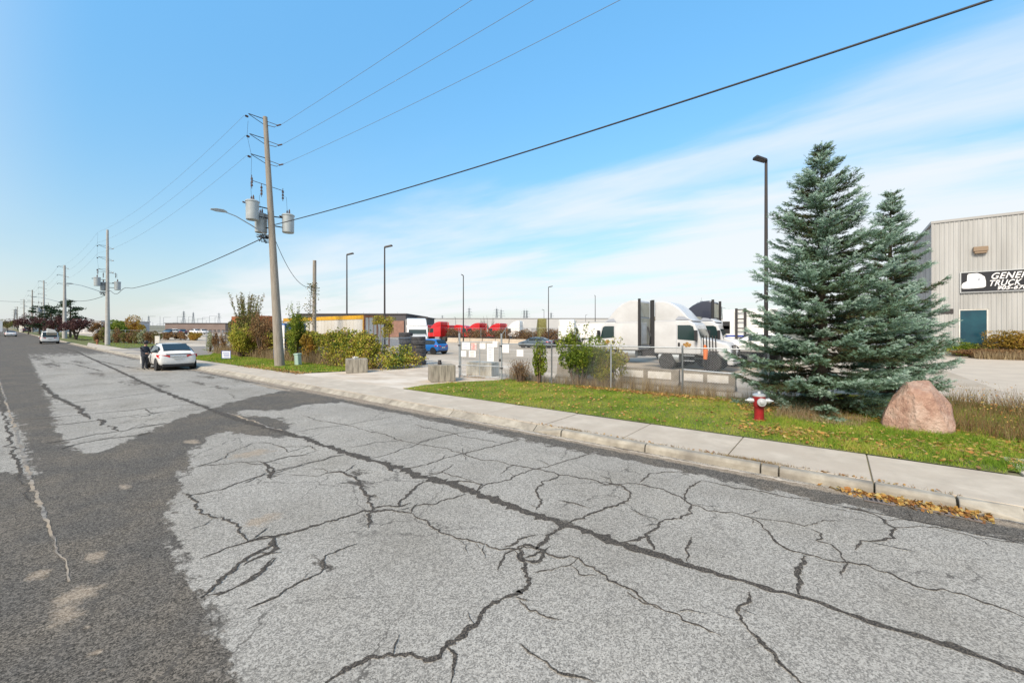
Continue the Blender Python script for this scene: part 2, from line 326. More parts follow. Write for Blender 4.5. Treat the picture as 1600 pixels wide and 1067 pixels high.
def roadmat():
    m = bpy.data.materials.new('worn_asphalt'); m.use_nodes = True; n = m.node_tree.nodes; l = m.node_tree.links; b = n['Principled BSDF']
    tc_ = n.new('ShaderNodeTexCoord')
    def noise(s, d=3, st=None, ro=.6):
        q = n.new('ShaderNodeTexNoise'); q.inputs['Scale'].default_value = s; q.inputs['Detail'].default_value = d; q.inputs['Roughness'].default_value = ro
        if st:
            mm = n.new('ShaderNodeMapping'); mm.inputs['Scale'].default_value = st; l.new(tc_.outputs['Object'], mm.inputs[0]); l.new(mm.outputs[0], q.inputs['Vector'])
        else: l.new(tc_.outputs['Object'], q.inputs['Vector'])
        return q.outputs[0]
    def mr(v_, a, b_, c=0., d=1., sm=False):
        q = n.new('ShaderNodeMapRange'); l.new(v_, q.inputs[0])
        if sm: q.interpolation_type = 'SMOOTHSTEP'
        for i, k in enumerate((a, b_, c, d)): q.inputs[i+1].default_value = k
        return q.outputs[0]
    def ma(op, a, b_):
        q = n.new('ShaderNodeMath'); q.operation = op
        for i, k in enumerate((a, b_)):
            if isinstance(k, (int, float)): q.inputs[i].default_value = k
            else: l.new(k, q.inputs[i])
        return q.outputs[0]
    def mix(f_, a, b_, bt='MIX'):
        q = n.new('ShaderNodeMixRGB'); q.blend_type = bt
        if isinstance(f_, float): q.inputs[0].default_value = f_
        else: l.new(f_, q.inputs[0])
        for i, k in ((1, a), (2, b_)):
            if isinstance(k, tuple): q.inputs[i].default_value = (*k, 1)
            else: l.new(k, q.inputs[i])
        return q.outputs[0]
    def at_(nm):
        q = n.new('ShaderNodeAttribute'); q.attribute_name = nm; return q.outputs['Fac']
    vo = n.new('ShaderNodeTexVoronoi'); vo.inputs['Scale'].default_value = 100; l.new(tc_.outputs['Object'], vo.inputs['Vector'])
    bw = n.new('ShaderNodeRGBToBW'); l.new(vo.outputs['Color'], bw.inputs[0])
    vo2 = n.new('ShaderNodeTexVoronoi'); vo2.inputs['Scale'].default_value = 48; l.new(tc_.outputs['Object'], vo2.inputs['Vector'])
    bw2 = n.new('ShaderNodeRGBToBW'); l.new(vo2.outputs['Color'], bw2.inputs[0])
    spk = ma('ADD', ma('MULTIPLY', bw.outputs[0], .68), ma('MULTIPLY', bw2.outputs[0], .32))
    lightc = mix(mr(spk, .28, .72), (.175,.165,.148), (.455,.43,.385))
    lightc = mix(mr(noise(.55, 5), .4, .68), lightc, mix(1., lightc, (.80,.79,.77), 'MULTIPLY'))
    lightc = mix(mr(noise(.25, 4, (.6, 2.4, 1)), .5, .75), lightc, mix(1., lightc, (1.12,1.11,1.09), 'MULTIPLY'))
    darkc = mix(mr(spk, .3, .78), (.036,.033,.029), (.185,.168,.146))
    darkc = mix(mr(noise(.9, 5), .42, .66), darkc, mix(1., darkc, (1.35,1.28,1.18), 'MULTIPLY'))
    nz = ma('SUBTRACT', noise(3.2, 8, (1., 1.3, 1), .72), .5)
    nz2 = ma('SUBTRACT', noise(1.1, 5, (.35, 2.6, 1)), .5)
    fd = mr(ma('ADD', at_('dark'), ma('ADD', ma('MULTIPLY', nz, .95), ma('MULTIPLY', nz2, .55))), -.03, .045)
    wv = n.new('ShaderNodeTexVoronoi'); wv.feature = 'DISTANCE_TO_EDGE'; wv.inputs['Scale'].default_value = .85
    dn = n.new('ShaderNodeTexNoise'); dn.inputs['Scale'].default_value = 3.; dn.inputs['Detail'].default_value = 8; dn.inputs['Roughness'].default_value = .65; l.new(tc_.outputs['Object'], dn.inputs['Vector'])
    av = n.new('ShaderNodeMixRGB'); av.blend_type = 'ADD'; av.inputs[0].default_value = .42; l.new(tc_.outputs['Object'], av.inputs[1]); l.new(dn.outputs['Color'], av.inputs[2]); l.new(av.outputs[0], wv.inputs['Vector'])
    web = ma('MULTIPLY', mr(wv.outputs['Distance'], .004, .011, 1., 0.), mr(noise(.45, 3), .47, .56))
    c_ = mix(fd, lightc, darkc); c_ = mix(ma('MULTIPLY', web, .75), c_, (.075,.068,.06))
    # small repairs and oil spots of its own
    sp_ = mr(noise(.8, 9, None, .7), .68, .74); c_ = mix(ma('MULTIPLY', sp_, .7), c_, darkc)
    ft = mr(ma('ADD', at_('tan'), ma('MULTIPLY', ma('SUBTRACT', noise(5, 8, None, .7), .5), 2.2)), .1, .55)
    tanc = mix(mr(spk, .3, .7), (.22,.17,.12), (.42,.35,.27))
    c_ = mix(ma('MULTIPLY', ft, .75), c_, tanc)
    l.new(c_, b.inputs['Base Color']); b.inputs['Roughness'].default_value = .92; b.inputs['Specular IOR Level'].default_value = .25
    bp = n.new('ShaderNodeBump'); bp.inputs['Strength'].default_value = .55; bp.inputs['Distance'].default_value = .006; l.new(spk, bp.inputs['Height']); l.new(bp.outputs[0], b.inputs['Normal'])
    return m
xr = np.concatenate([-np.geomspace(30, 700, 60)[::-1], np.arange(-29.9, 9, .09), np.geomspace(9.2, 120, 20)])
yr = np.concatenate([[-7.5, -5, -3, -2, -1.4], np.arange(-1, 8.36, .09), [8.36]])
road = tag(grid('road', xr, yr, lambda P: nelev(P[:, 0]), roadmat(), dict(dark=darkf, tan=tanf)), kind='structure')
# ---- cracks in the road, a ragged sunken-looking filler sheet each
def crack_mesh(pts, w_, z=.004, seed=0, jag=1.):
    rr = np.random.default_rng(seed); P = np.array(pts, float)
    seg = np.linalg.norm(np.diff(P, axis=0), axis=1); s_ = np.concatenate([[0], np.cumsum(seg)]); L = s_[-1]
    dmean = np.hypot(*P.mean(0)); st = max(.011, .0035*dmean); n = int(max(8, min(1500, L/st)))
    q = np.linspace(0, L, n); C = np.stack([np.interp(q, s_, P[:, 0]), np.interp(q, s_, P[:, 1])], 1)
    wn_ = np.clip(np.minimum(q, L-q)/.25, 0, 1)
    def fn(per):
        k = max(3, int(L/per)+2); return np.interp(q, np.linspace(0, L, k), rr.normal(size=k))
    off = (fn(.4)*.028+fn(.13)*.018+fn(.045)*.011)*jag*wn_
    T = np.gradient(C, axis=0); T = unit(T); Nn = np.stack([-T[:, 1], T[:, 0]], 1); C = C+Nn*off[:, None]
    taper = np.clip(np.minimum(q, L-q)/max(.10, .05*L), .38, 1)
    wl = np.clip(w_*.5*(1+.18*fn(.3)+.2*fn(.1)+.34*fn(.05)+.34*fn(.016)), .22*w_, 1.3*w_)*taper; wr = np.clip(w_*.5*(1+.18*fn(.25)+.2*fn(.09)+.34*fn(.045)+.34*fn(.014)), .22*w_, 1.3*w_)*taper
    A = C+Nn*wl[:, None]; B = C-Nn*wr[:, None]
    V = np.concatenate([np.c_[A, z+nelev(A[:, 0])], np.c_[B, z+nelev(B[:, 0])]]); i = np.arange(n-1)
    return V, np.stack([i, i+n, i+n+1, i+1], 1), C, T
MT['crackm'] = mat('crack_filler', (.040,.037,.033), .95, c2=(.17,.145,.115), scale=70, detail=5, bump=.8, bscale=90, lo=.4, hi=.7, c3=(.13,.095,.07), s3=1.1)
MT['seamm'] = mat('pale_road_seam', (.27,.25,.22), .9, c2=(.12,.11,.10), scale=7, detail=8, lo=.4, hi=.6, c3=(.40,.31,.21), s3=.8)
CR = {'S3':(380,580,2.19),'S4':(980,700,2.58),'R4':(260,680,3.81),'R1':(200,560,3.81),'R3':(620,600,4.21),'R2':(0,540,5.93),'F':(0,0,1)}
cracks = [
('F',.19,[(90,545),(120,551),(180,577),(250,610),(330,640),(370,655),(450,677),(520,700),(610,728),(700,755),(790,787),(880,820),(990,855),(1100,890),(1230,927),(1340,963),(1440,993),(1520,1022),(1610,1056)]),
('S3',.05,[(0,590),(60,572),(110,565),(200,540),(300,505),(380,490),(430,483),(520,478),(575,485)]),('S3',.05,[(0,665),(70,620),(100,590),(110,568)]),
('S3',.035,[(0,730),(60,690),(100,655),(110,640)]),('S3',.025,[(10,815),(80,780),(160,735),(260,690),(270,650),(330,610),(390,590)]),
('S3',.05,[(280,1067),(350,1030),(430,995),(540,965),(650,960),(710,925),(760,890),(820,845),(845,800),(910,775),(960,765),(980,735),(970,680),(960,620),(940,600)]),
('S3',.045,[(710,1067),(722,1000),(715,960),(690,940)]),('S3',.025,[(575,485),(640,515),(690,555),(760,572),(840,590),(900,602),(960,600),(1000,605),(1050,625),(1150,635),(1190,670),(1240,715),(1300,745),(1358,780),(1420,812)]),
('S3',.06,[(1000,610),(1040,570),(1080,535),(1110,520)]),('S3',.04,[(1110,520),(1170,490),(1240,465),(1300,450),(1325,420),(1290,390),(1240,380)]),
('S3',.03,[(870,680),(885,650),(920,620),(960,600)]),('S3',.015,[(990,690),(1060,680),(1120,665),(1150,635)]),('S3',.015,[(1120,665),(1170,695),(1210,700)]),
('S3',.02,[(945,785),(985,820),(1090,850)]),('S3',.02,[(950,935),(990,962),(1050,1000),(1100,1030),(1200,1062)]),
('S3',.03,[(200,150),(260,172),(330,180),(420,200),(500,220),(530,235),(600,250),(690,265),(750,282),(820,300),(920,318),(1000,335),(1100,355),(1200,370),(1240,385),(1358,385)]),
('S3',.02,[(170,210),(250,195),(340,185),(420,170),(510,155)]),('S3',.02,[(360,262),(450,245),(540,238)]),('S3',.02,[(430,300),(500,285),(580,255),(650,230),(740,210)]),
('S3',.03,[(550,335),(620,322),(690,300),(750,282),(800,270),(870,250),(950,232)]),('S3',.03,[(800,410),(840,385),(900,372),(960,350),(1000,335),(1090,310),(1190,280)]),
('S3',.03,[(590,460),(650,450),(700,435),(760,420)]),('S3',.03,[(575,485),(580,465),(600,450)]),('S3',.05,[(430,535),(435,500),(440,470),(420,430),(400,400),(380,360),(330,345),(280,350)]),
('S3',.02,[(0,385),(60,360),(120,345),(200,320),(280,300),(320,290),(350,285)]),('S3',.02,[(0,310),(60,315),(120,300),(200,290),(260,270)]),('S3',.05,[(70,310),(90,350),(95,370)]),
('S3',.03,[(1000,475),(1020,440),(1000,410),(1020,380),(1080,360)]),('S3',.02,[(1075,440),(1130,450),(1190,470)]),('S3',.03,[(700,380),(760,378),(820,385),(800,410)]),('S3',.02,[(620,350),(680,345),(720,360),(790,375)]),
('S3',.05,[(530,465),(560,425),(600,390),(640,375),(700,370)]),('S3',.04,[(440,470),(480,460),(540,462),(575,450)]),('S3',.05,[(940,600),(980,590),(1010,600),(1030,615),(1000,640),(960,640),(930,615)]),('S3',.035,[(960,640),(1010,625),(1050,600)]),
('S3',.03,[(890,600),(920,595),(950,570),(1000,560)]),
('S4',.028,[(0,140),(60,145),(140,165),(210,190),(250,225),(330,255),(420,260),(480,275),(560,310),(600,350),(640,400),(700,425),(780,445),(850,460),(900,465),(960,475),(1050,500),(1150,545),(1250,575),(1350,595),(1450,630),(1620,690)]),
('S4',.015,[(480,275),(560,290),(640,300),(720,318),(800,295),(885,295)]),('S4',.02,[(740,325),(780,345),(760,370),(820,390),(860,430),(900,465),(905,485),(860,500),(870,520)]),
('S4',.045,[(690,590),(670,560),(690,520),(665,480),(710,460),(715,435)]),('S4',.04,[(260,225),(260,265),(200,280),(130,295),(100,330),(95,370),(110,410)]),('S4',.045,[(-10,380),(50,360),(95,355)]),
('S4',.035,[(240,455),(245,410),(258,360)]),('S4',.03,[(490,580),(490,600),(450,640),(455,690),(500,750),(560,810),(600,860),(650,905),(720,965)]),('S4',.012,[(340,660),(400,680),(455,695)]),
('S4',.018,[(0,578),(60,620),(130,650),(200,670),(260,710),(380,755)]),('S4',.03,[(920,410),(930,375),(1000,370),(1050,355),(1060,320),(1030,300),(1000,275),(950,255),(850,235)]),
('S4',.03,[(230,215),(250,170),(300,130)]),('S4',.02,[(50,140),(100,105),(160,95),(230,100)]),('S4',.02,[(300,130),(450,160),(600,185),(760,215),(900,240),(1100,285),(1300,325),(1560,375)]),
('S4',.012,[(700,215),(900,255),(1050,290),(1200,300),(1350,345),(1600,385)]),('S4',.012,[(1060,320),(1150,318),(1300,320)]),
('R4',.035,[(90,345),(150,355),(170,400),(180,440),(260,465),(350,505),(410,540),(415,590),(460,615),(480,635)]),('R4',.028,[(150,355),(250,340),(350,310),(450,280),(560,245),(640,215),(750,190),(850,165),(940,150),(980,125),(1060,120)]),
('R4',.02,[(130,200),(230,170),(350,135),(375,110),(440,75),(520,45)]),('R4',.02,[(180,180),(300,178),(420,165),(500,160),(600,160),(700,135),(800,120),(860,115)]),('R4',.03,[(200,735),(300,700),(400,660),(480,635),(560,610),(650,600)]),
('R4',.012,[(720,232),(800,240),(900,240),(940,220),(920,205),(870,200)]),('R4',.05,[(590,165),(610,210),(620,250)]),('R4',.05,[(200,970),(260,920),(330,860),(400,800),(480,740),(560,700),(620,660),(640,610)]),('R4',.04,[(250,950),(350,930),(450,880),(520,830),(590,780),(640,730)]),
('R4',.02,[(520,45),(600,40),(700,70),(730,100),(860,60),(900,90)]),('R4',.02,[(660,70),(760,75),(850,60)]),
('R1',.03,[(0,420),(100,400),(260,385)]),('R1',.03,[(0,470),(80,455),(150,440)]),('R1',.03,[(100,310),(200,290),(300,275),(430,280),(560,268),(700,250)]),('R1',.04,[(100,300),(140,325),(150,320)]),('R1',.03,[(0,350),(100,345),(200,320),(350,310),(440,305)]),
('R1',.03,[(600,210),(640,235),(720,240)]),('R3',.02,[(120,265),(200,290),(300,310),(380,330),(460,350),(560,365),(680,388)]),('R3',.018,[(130,385),(220,360),(320,340),(400,322),(600,300)]),('R3',.02,[(680,590),(720,555),(790,530)]),('R3',.02,[(180,605),(300,580),(370,530)]),
('R2',.15,[(400,350),(440,420),(540,490),(640,540),(720,570),(760,620),(830,680)]),('R2',.1,[(910,680),(960,710),(930,740)]),('R2',.06,[(1000,740),(1050,775),(1100,790)]),('R2',.05,[(200,690),(500,665),(850,630),(1200,600),(1541,555)]),
('R2',.04,[(400,750),(700,720),(1100,665),(1541,610)]),('R2',.05,[(400,910),(600,880),(900,820),(1150,790),(1541,715)]),('R2',.04,[(560,960),(750,900),(1000,860),(1400,810)]),('R2',.05,[(250,575),(500,555),(750,520),(1100,480),(1400,435)]),
('R2',.1,[(450,150),(700,175),(950,240)]),('R2',.12,[(850,130),(1100,185),(1300,220)]),
]
m_ = MT['crackm']; n_ = m_.node_tree.nodes; l_ = m_.node_tree.links; tcn = n_.new('ShaderNodeTexCoord'); vn = n_.new('ShaderNodeTexVoronoi'); vn.inputs['Scale'].default_value = 90; l_.new(tcn.outputs['Object'], vn.inputs['Vector'])
bn = n_.new('ShaderNodeRGBToBW'); l_.new(vn.outputs['Color'], bn.inputs[0]); cr_ = n_.new('ShaderNodeValToRGB'); l_.new(bn.outputs[0], cr_.inputs[0])
ce_ = cr_.color_ramp.elements; ce_[0].position = .25; ce_[0].color = (.024,.021,.018,1); ce_[1].position = .9; ce_[1].color = (.15,.125,.10,1); ne_ = ce_.new(.55); ne_.color = (.07,.060,.049,1)
l_.new(cr_.outputs[0], n_['Principled BSDF'].inputs['Base Color'])
allT = []
for k, (cr, w_, pts) in enumerate(cracks):
    ox, oy, s_ = CR[cr]; W = [G(ox+x/s_, oy+y/s_) for x, y in pts]
    V, F_, C_, T_ = crack_mesh(W, w_*(.88 if k else .82), .004+.0007*(k % 5), k+1, .5 if k == 0 else 1.)
    npmesh('crack', V, F_, 'crackm', road)
    for q in range(int(len(C_)*(.012 if k else .01))+ (1 if len(C_) > 60 else 0)):      # short side twigs
        i = random.randrange(2, max(3, len(C_)-2)); i = min(i, len(C_)-1); a = math.atan2(T_[i][1], T_[i][0])+random.choice((-1, 1))*random.uniform(.5, 1.4)
        L_ = random.uniform(.1, .5); p = C_[i]; pp = [p, p+np.array([math.cos(a), math.sin(a)])*L_*.5]; a += random.uniform(-.6, .6); pp.append(pp[-1]+np.array([math.cos(a), math.sin(a)])*L_*.5)
        allT.append(crack_mesh(pp, max(.008, w_*.35), .0085, k*31+q, .6)[:2])
vo_ = 0; VV = []; FF = []
for V, F_ in allT: VV.append(V); FF.append(F_+vo_); vo_ += len(V)
tag(npmesh('hairline_crack', np.concatenate(VV), np.concatenate(FF), 'crackm', road), kind='stuff')
V, F_, *_ = crack_mesh([(-60, .3), (-24, .4), (-14.4, .44), (-8.3, .47), (-6.0, .5)], .042, .005, 5, .5); npmesh('pale_seam', V, F_, 'seamm', road)
V, F_, *_ = crack_mesh([(-60, .18), (-14.4, .32), (-9.3, .38)], .05, .003, 9, 1.); npmesh('crack', V, F_, 'crackm', road)
for q in range(3):                       # broken pale line next to the centre crack, white flecks at the junction
    V, F_, *_ = crack_mesh([G(355+q*28, 645+q*9), G(385+q*28, 655+q*9)], .05, .009, 60+q, 1); npmesh('pale_seam', V, F_, 'seamm', road)
# concrete gutter edge lines
for x0, x1 in ((-9.5, -3.5), (-3.4, -1.2), (-1.1, -.35)):
    V, F_, *_ = crack_mesh([(x0, 8.22), (x1, 8.2)], .07, .006, int(x0*3)+40, .25); npmesh('gutter_edge', V, F_, 'conc', road)
# ---- yard, driveways, lawns
def sheet(name, poly, z, m, label=None, parent=None, kind='structure', sub=0):
    V = [(x, y, z) for x, y in poly]; bm = bmesh.new(); vs_ = [bm.verts.new(p) for p in V]; bm.faces.new(vs_)
    if sub:
        bmesh.ops.triangulate(bm, faces=bm.faces)
    # cut along x so it follows the rise of the land
    for cx in np.arange(-300, -34, 12.):
        g = bm.verts[:]+bm.edges[:]+bm.faces[:]; bmesh.ops.bisect_plane(bm, geom=g, plane_co=(cx, 0, 0), plane_no=(1, 0, 0))
    for v_ in bm.verts: v_.co.z += elev(v_.co.x)
    bmesh.ops.recalc_face_normals(bm, faces=bm.faces)
    me = bpy.data.meshes.new(name); bm.to_mesh(me); bm.free(); me.materials.append(MT[m] if isinstance(m, str) else m)
    for p in me.polygons:
        if p.normal.z < 0: me.flip_normals(); break
    o = link(name, me, parent); return tag(o, kind=kind)
MT['yard'] = mat('yard_paving', (.46,.385,.295), .95, c2=(.33,.275,.21), scale=.35, detail=9, c3=(.53,.47,.39), s3=.12, stretch=(.5,1.4,1), bump=.2, bscale=30)
MT['apron'] = mat('driveway_concrete', (.58,.49,.39), .95, c2=(.40,.33,.255), scale=.7, detail=9, c3=(.64,.58,.50), s3=.5, stretch=(.8,1.2,1), bump=.25, bscale=30)
MT['lot'] = mat('pale_lot_paving', (.52,.45,.36), .95, c2=(.45,.385,.31), scale=.8, detail=9, bump=.25, bscale=30)
sheet('yard', [(-230, 14), (5, 14), (5, 90), (-230, 90)], GZ-.008, 'yard')
sheet('driveway', [(-23.5, 8.56), (-8, 8.56), (-8, 16.5), (-20, 24), (-25, 22), (-21.5, 14.3)], GZ-.004, 'apron')
sheet('driveway', [(-68, 8.56), (-46, 8.56), (-46, 17), (-52, 40), (-75, 60), (-100, 60), (-70, 20)], GZ-.004, mat('far_driveway', (.25,.23,.21), .95, c2=(.19,.18,.165), scale=.5))
sheet('yard', [(5, 8.56), (90, 8.56), (90, 100), (5, 100)], GZ-.006, 'lot')
MT['lawn'] = mat('lawn_soil', (.105,.125,.03), .95, c2=(.16,.15,.045), scale=2.2, detail=9, c3=(.07,.10,.02), s3=.8, bump=.6, bscale=40)
lawn_poly = [(-13.7,10.32),(-13.9,11.6),(-13.5,13.2),(-12.6,14.6),(-12.4,15.6),(-8,15.8),(-2,16.2),(0,19.2),(3.2,19.6),(5.2,18.6),(7,15.2),(6.5,12.3),(4.4,10.9),(2.25,10.55),(2.2,10.32)]
lawnL_poly = [(-45.5,10.32),(-25.5,10.32),(-23.2,10.9),(-22.3,12.2),(-22.6,13.9),(-23,15.5),(-60,15.8),(-52,15),(-46.5,13)]
lawnF_poly = [(-70,10.32),(-72,14),(-80,16),(-400,18),(-400,12.5),(-100,12.5),(-92,10.32)]
for pl in (lawn_poly, lawnL_poly, lawnF_poly): sheet('lawn', pl, GZ+.004, 'lawn', sub=1)
sheet('lawn', [(-82,8.56),(-100,10.6),(-400,10.6),(-400,8.56)], GZ+.006, 'lawn', sub=1)
# ---- kerb stones and pavement slabs, each its own piece
kerb = tag(MB().box(-.01,.01,8.40,8.42,-.03,.0).build('kerb', 'kerb'), kind='structure')
pave = tag(npmesh('pavement', np.array([(x_, y_, .11+elev(x_)) for x_ in (-150, -120, -100, -85, -70, -60, -50, -42, -35, 8) for y_ in (8.58, 10.28)]), np.array([(2*i, 2*i+2, 2*i+3, 2*i+1) for i in range(9)]), 'kerb'), kind='structure')
def prof_kerb(h):                       # rounded front
    return [(8.34,-.04),(8.345,h*.6),(8.37,h-.02),(8.40,h),(8.545,h+.002),(8.545,-.04)]
def strip(name, x0, x1, prof, m, parent, prof2=None, jit=0.):
    p2 = prof2 or prof; n = len(prof); b_ = MB()
    b_.add([(x0, y, z+elev(x0)) for y, z in prof]+[(x1, y, z+elev(x1)) for y, z in p2], [tuple(range(n)), tuple(range(n, 2*n))[::-1]]+[(i, n+i, n+(i+1) % n, (i+1) % n) for i in range(n)])
    o = b_.build(name, m, parent, bev=.008 if x0 > -20 else 0); o.location.z = jit; return o
edges = [1.32, .45, -.78, -1.05, -3.1, -5.1]
hi, low = prof_kerb(.15), [(8.34,-.04),(8.342,.0),(8.35,.018),(8.38,.03),(8.545,.145),(8.545,-.04)]
for a, b_ in zip(edges[1:], edges[:-1]): strip('kerb_stone', a+.012, b_-.012, hi, 'kerb', kerb, jit=random.uniform(-.006, .003))
strip('kerb_stone', -5.9, -5.12, low, 'kerb', kerb, hi); strip('kerb_stone', 1.34, 1.95, hi, 'kerb', kerb, low)
x = -5.92
while x > -46: strip('kerb_stone', x-2.98, x, low, 'kerb', kerb, jit=random.uniform(-.004, .002)); x -= 3.0
for k in range(26): strip('kerb_stone', -49-k*6., -43.1-k*6., low if k < 5 else prof_kerb(.13), 'kerb', kerb)
x = 1.97
while x < 14: strip('kerb_stone', x, x+2.98, low, 'kerb', kerb); x += 3.
slab_me = None
def slab(x0, x1):
    y0, y1 = 8.565, 10.30; z = GZ+random.uniform(-.004, .004); b_ = MB(); e0, e1 = elev(x0), elev(x1)
    b_.add([(x0,y0,.05+e0),(x1,y0,.05+e1),(x1,y1,.05+e1),(x0,y1,.05+e0),(x0,y0,z+e0),(x1,y0,z+e1),(x1,y1,z+e1),(x0,y1,z+e0)], [(3,2,1,0),(4,5,6,7),(0,1,5,4),(1,2,6,5),(2,3,7,6),(3,0,4,7)])
    b_.build('paving_slab', 'conc', pave, bev=.007)
x = .44+2.06*3
while x > -70: slab(x-2.06+.011, x-.011); x -= 2.06
for k in range(14): slab(-72-k*5.+.02-3.1, -72-k*5.+1.8)
tag(MB().box(2.38, 5.2, 10.36, 11.6, .05, .172).build('concrete_pad', 'conc', bev=.01), kind='structure')
# ---- storm drains in the gutter
MT['rustdark'] = mat('worn_cast_iron', (.16,.14,.13), .7, .3, c2=(.25,.20,.17), scale=9)
def drain(x, y, w_, h_, rz, label):
    t = thing('storm_drain', label, 'drain', (x, y, .006), rz, 'storm drain grates in the gutter')
    f_ = MB(); f_.box(-w_/2,w_/2,-h_/2,-h_/2+.035,-.0,.012).box(-w_/2,w_/2,h_/2-.035,h_/2,-.0,.012).box(-w_/2,-w_/2+.035,-h_/2+.035,h_/2-.035,0,.012).box(w_/2-.035,w_/2,-h_/2+.035,h_/2-.035,0,.012); f_.build('frame', 'rustdark', t)
    MB().box(-w_/2+.03,w_/2-.03,-h_/2+.03,h_/2-.03,-.002,.001).build('pit_shade', 'black', t)  # flat black plate in place of the shaded hollow under the bars
    n = int(w_/.05)
    for i in range(1, n): xx = -w_/2+i*w_/n; MB().box(xx-.011,xx+.011,-h_/2+.035,h_/2-.035,.001,.009).build('bar', 'rustdark', t)
drain(*G(1372,782), .34, .26, R(4), 'single rusty storm drain grate nearer the hydrant, half under leaves')
drain(*G(1455,795), .34, .26, R(-3), 'left grate of the touching pair beside the dropped kerb')
drain(*G(1503,806), .34, .26, R(-3), 'right grate of the touching pair beside the dropped kerb')
# ================================================================ GROUND COVER
def pick(poly, n, dens=None):
    a = np.array(poly); lo_, hi_ = a.min(0), a.max(0); P = rng.uniform(lo_, hi_, (n, 2)); P = P[polysd(P, poly) > .02]
    return P
def fbm(P, s, seed=0):                  # cheap smooth noise
    r_ = np.random.default_rng(seed); o_ = np.zeros(len(P))
    for k in range(5):
        d_ = r_.normal(size=P.shape[1]); o_ += np.sin(P@d_*s*(1.5**k)+r_.uniform(0, 6))/(1.25**k)
    return o_/2.6
def blades(name, P, h, w_, m, parent=None, tint=None, z=GZ, lean=.5):
    n = len(P); hh = h*rng.uniform(.5, 1.35, n) if np.isscalar(h) else h*rng.uniform(.6, 1.3, n); a = rng.uniform(0, 2*math.pi, n); l_ = rng.normal(0, lean, (n, 2))*hh[:, None]
    zz_ = z+nelev(P[:, 0]); dx = np.c_[np.cos(a), np.sin(a)]*(w_/2)
    V = np.stack([np.c_[P-dx, zz_], np.c_[P+dx, zz_], np.c_[P+l_, zz_+hh]], 1).reshape(-1, 3)
    return npmesh(name, V, np.arange(3*n).reshape(n, 3), m, parent, tint if tint is not None else rng.uniform(0, 1, n))
MT['grass'] = leafmat('grass_blades', [(.12,.22,.015), (.22,.34,.03), (.40,.42,.06), (.50,.40,.14)])
MT['drygrass'] = leafmat('dry_grass', [(.22,.15,.08), (.33,.25,.14), (.42,.34,.20), (.17,.10,.06)])
MT['rustgrass'] = leafmat('rust_weed', [(.17,.09,.045), (.30,.17,.085), (.13,.15,.04), (.36,.26,.14)])
MT['fallen'] = leafmat('fallen_leaves', [(.30,.12,.04), (.50,.25,.07), (.62,.42,.12), (.22,.10,.045), (.60,.50,.20)])
def gt(P): return np.clip(.42+.34*fbm(P, 1.1, 3)+rng.normal(0, .2, len(P)), 0, 1)
P = pick(lawn_poly, 330000); keep = rng.uniform(size=len(P)) < np.clip(1.5-(np.hypot(P[:, 0], P[:, 1])-9)/14, .3, 1); P = P[keep]
hgt = .045+.03*np.clip(fbm(P, .9, 8), 0, 1)+np.where((P[:, 0] > -1.2), .045*np.clip(fbm(P, 2.2, 9)+.5, 0, 1.4), 0)
tag(blades('grass', P, hgt, .010, 'grass', tint=gt(P)), 'short green lawn with yellow leaves between pavement and chain link fence', 'grass', kind='stuff')
P = pick(lawnL_poly, 70000); tag(blades('grass', P, .07, .03, 'grass', tint=gt(P)-.1), 'green verge around the leaning utility pole', 'grass', kind='stuff')
P = np.concatenate([pick(lawnF_poly, 30000)]); P = P[P[:, 0] > -160]; tag(blades('grass', P, .08, .06, 'grass', tint=gt(P)-.1), 'far green verge beyond the second driveway', 'grass', kind='stuff')
def litter(name, P, size, label, z=GZ+.03, cat='leaf litter', th=0.25):
    P = P if P.shape[1] == 3 else np.c_[P, z+nelev(P[:, 0])+rng.uniform(0, .03, len(P))]
    n = len(P); sz = size*rng.uniform(.5, 1.4, (n, 1)); a = rng.uniform(0, 6.28, n); d = unit(np.c_[np.cos(a), np.sin(a), rng.normal(0, th, n)]); e = unit(np.cross(d, rng.normal(0, th, (n, 3))+[0, 0, 1])); nn = np.cross(d, e)
    V = np.stack([P-d*sz*.5, P-d*sz*.15+e*sz*.38+nn*sz*.1, P+d*sz*.5+nn*sz*.12, P-d*sz*.1-e*sz*.36+nn*sz*.14], 1).reshape(-1, 3)
    return tag(npmesh(name, V, np.arange(4*n).reshape(n, 4), 'fallen', None, rng.uniform(0, 1, n)), label, cat, kind='stuff')
P = pick(lawn_poly, 9000); d_ = fbm(P, 1.3, 5); P = P[rng.uniform(-.8, 1.2, len(P)) < d_+.2*(P[:, 0] < -3)]
s_ = rng.normal(0, 1, (420, 2))*[.75, .28]+np.array(G(1265, 683, GZ)); s2 = rng.normal(0, 1, (110, 2))*[.5, .3]+np.array(G(1470, 700, GZ)); s3_ = rng.normal(0, 1, (160, 2))*[.7, .5]+np.array(G(1560, 700, GZ))
sf = np.c_[rng.uniform(-8.5, -1.6, 1500), 15.15+rng.normal(0, .16, 1500)]; s4 = pick([(-2,10.4),(2.2,10.4),(5.8,12),(5,16),(1,14),(-1,12.5)], 900)
litter('fallen_leaves', np.concatenate([P, s_, s2, s3_, s4]), .085, 'yellow and orange leaves scattered over the near lawn', GZ+.045)
litter('fallen_leaves', sf, .10, 'band of orange leaves along the foot of the chain link fence', GZ+.03)
P = pick(lawnL_poly, 1500); e_ = np.c_[rng.uniform(-31, -22.6, 700), 10.6+rng.normal(0, .25, 700)]; litter('fallen_leaves', np.concatenate([P, e_]), .12, 'leaves scattered on the verge by the leaning pole')
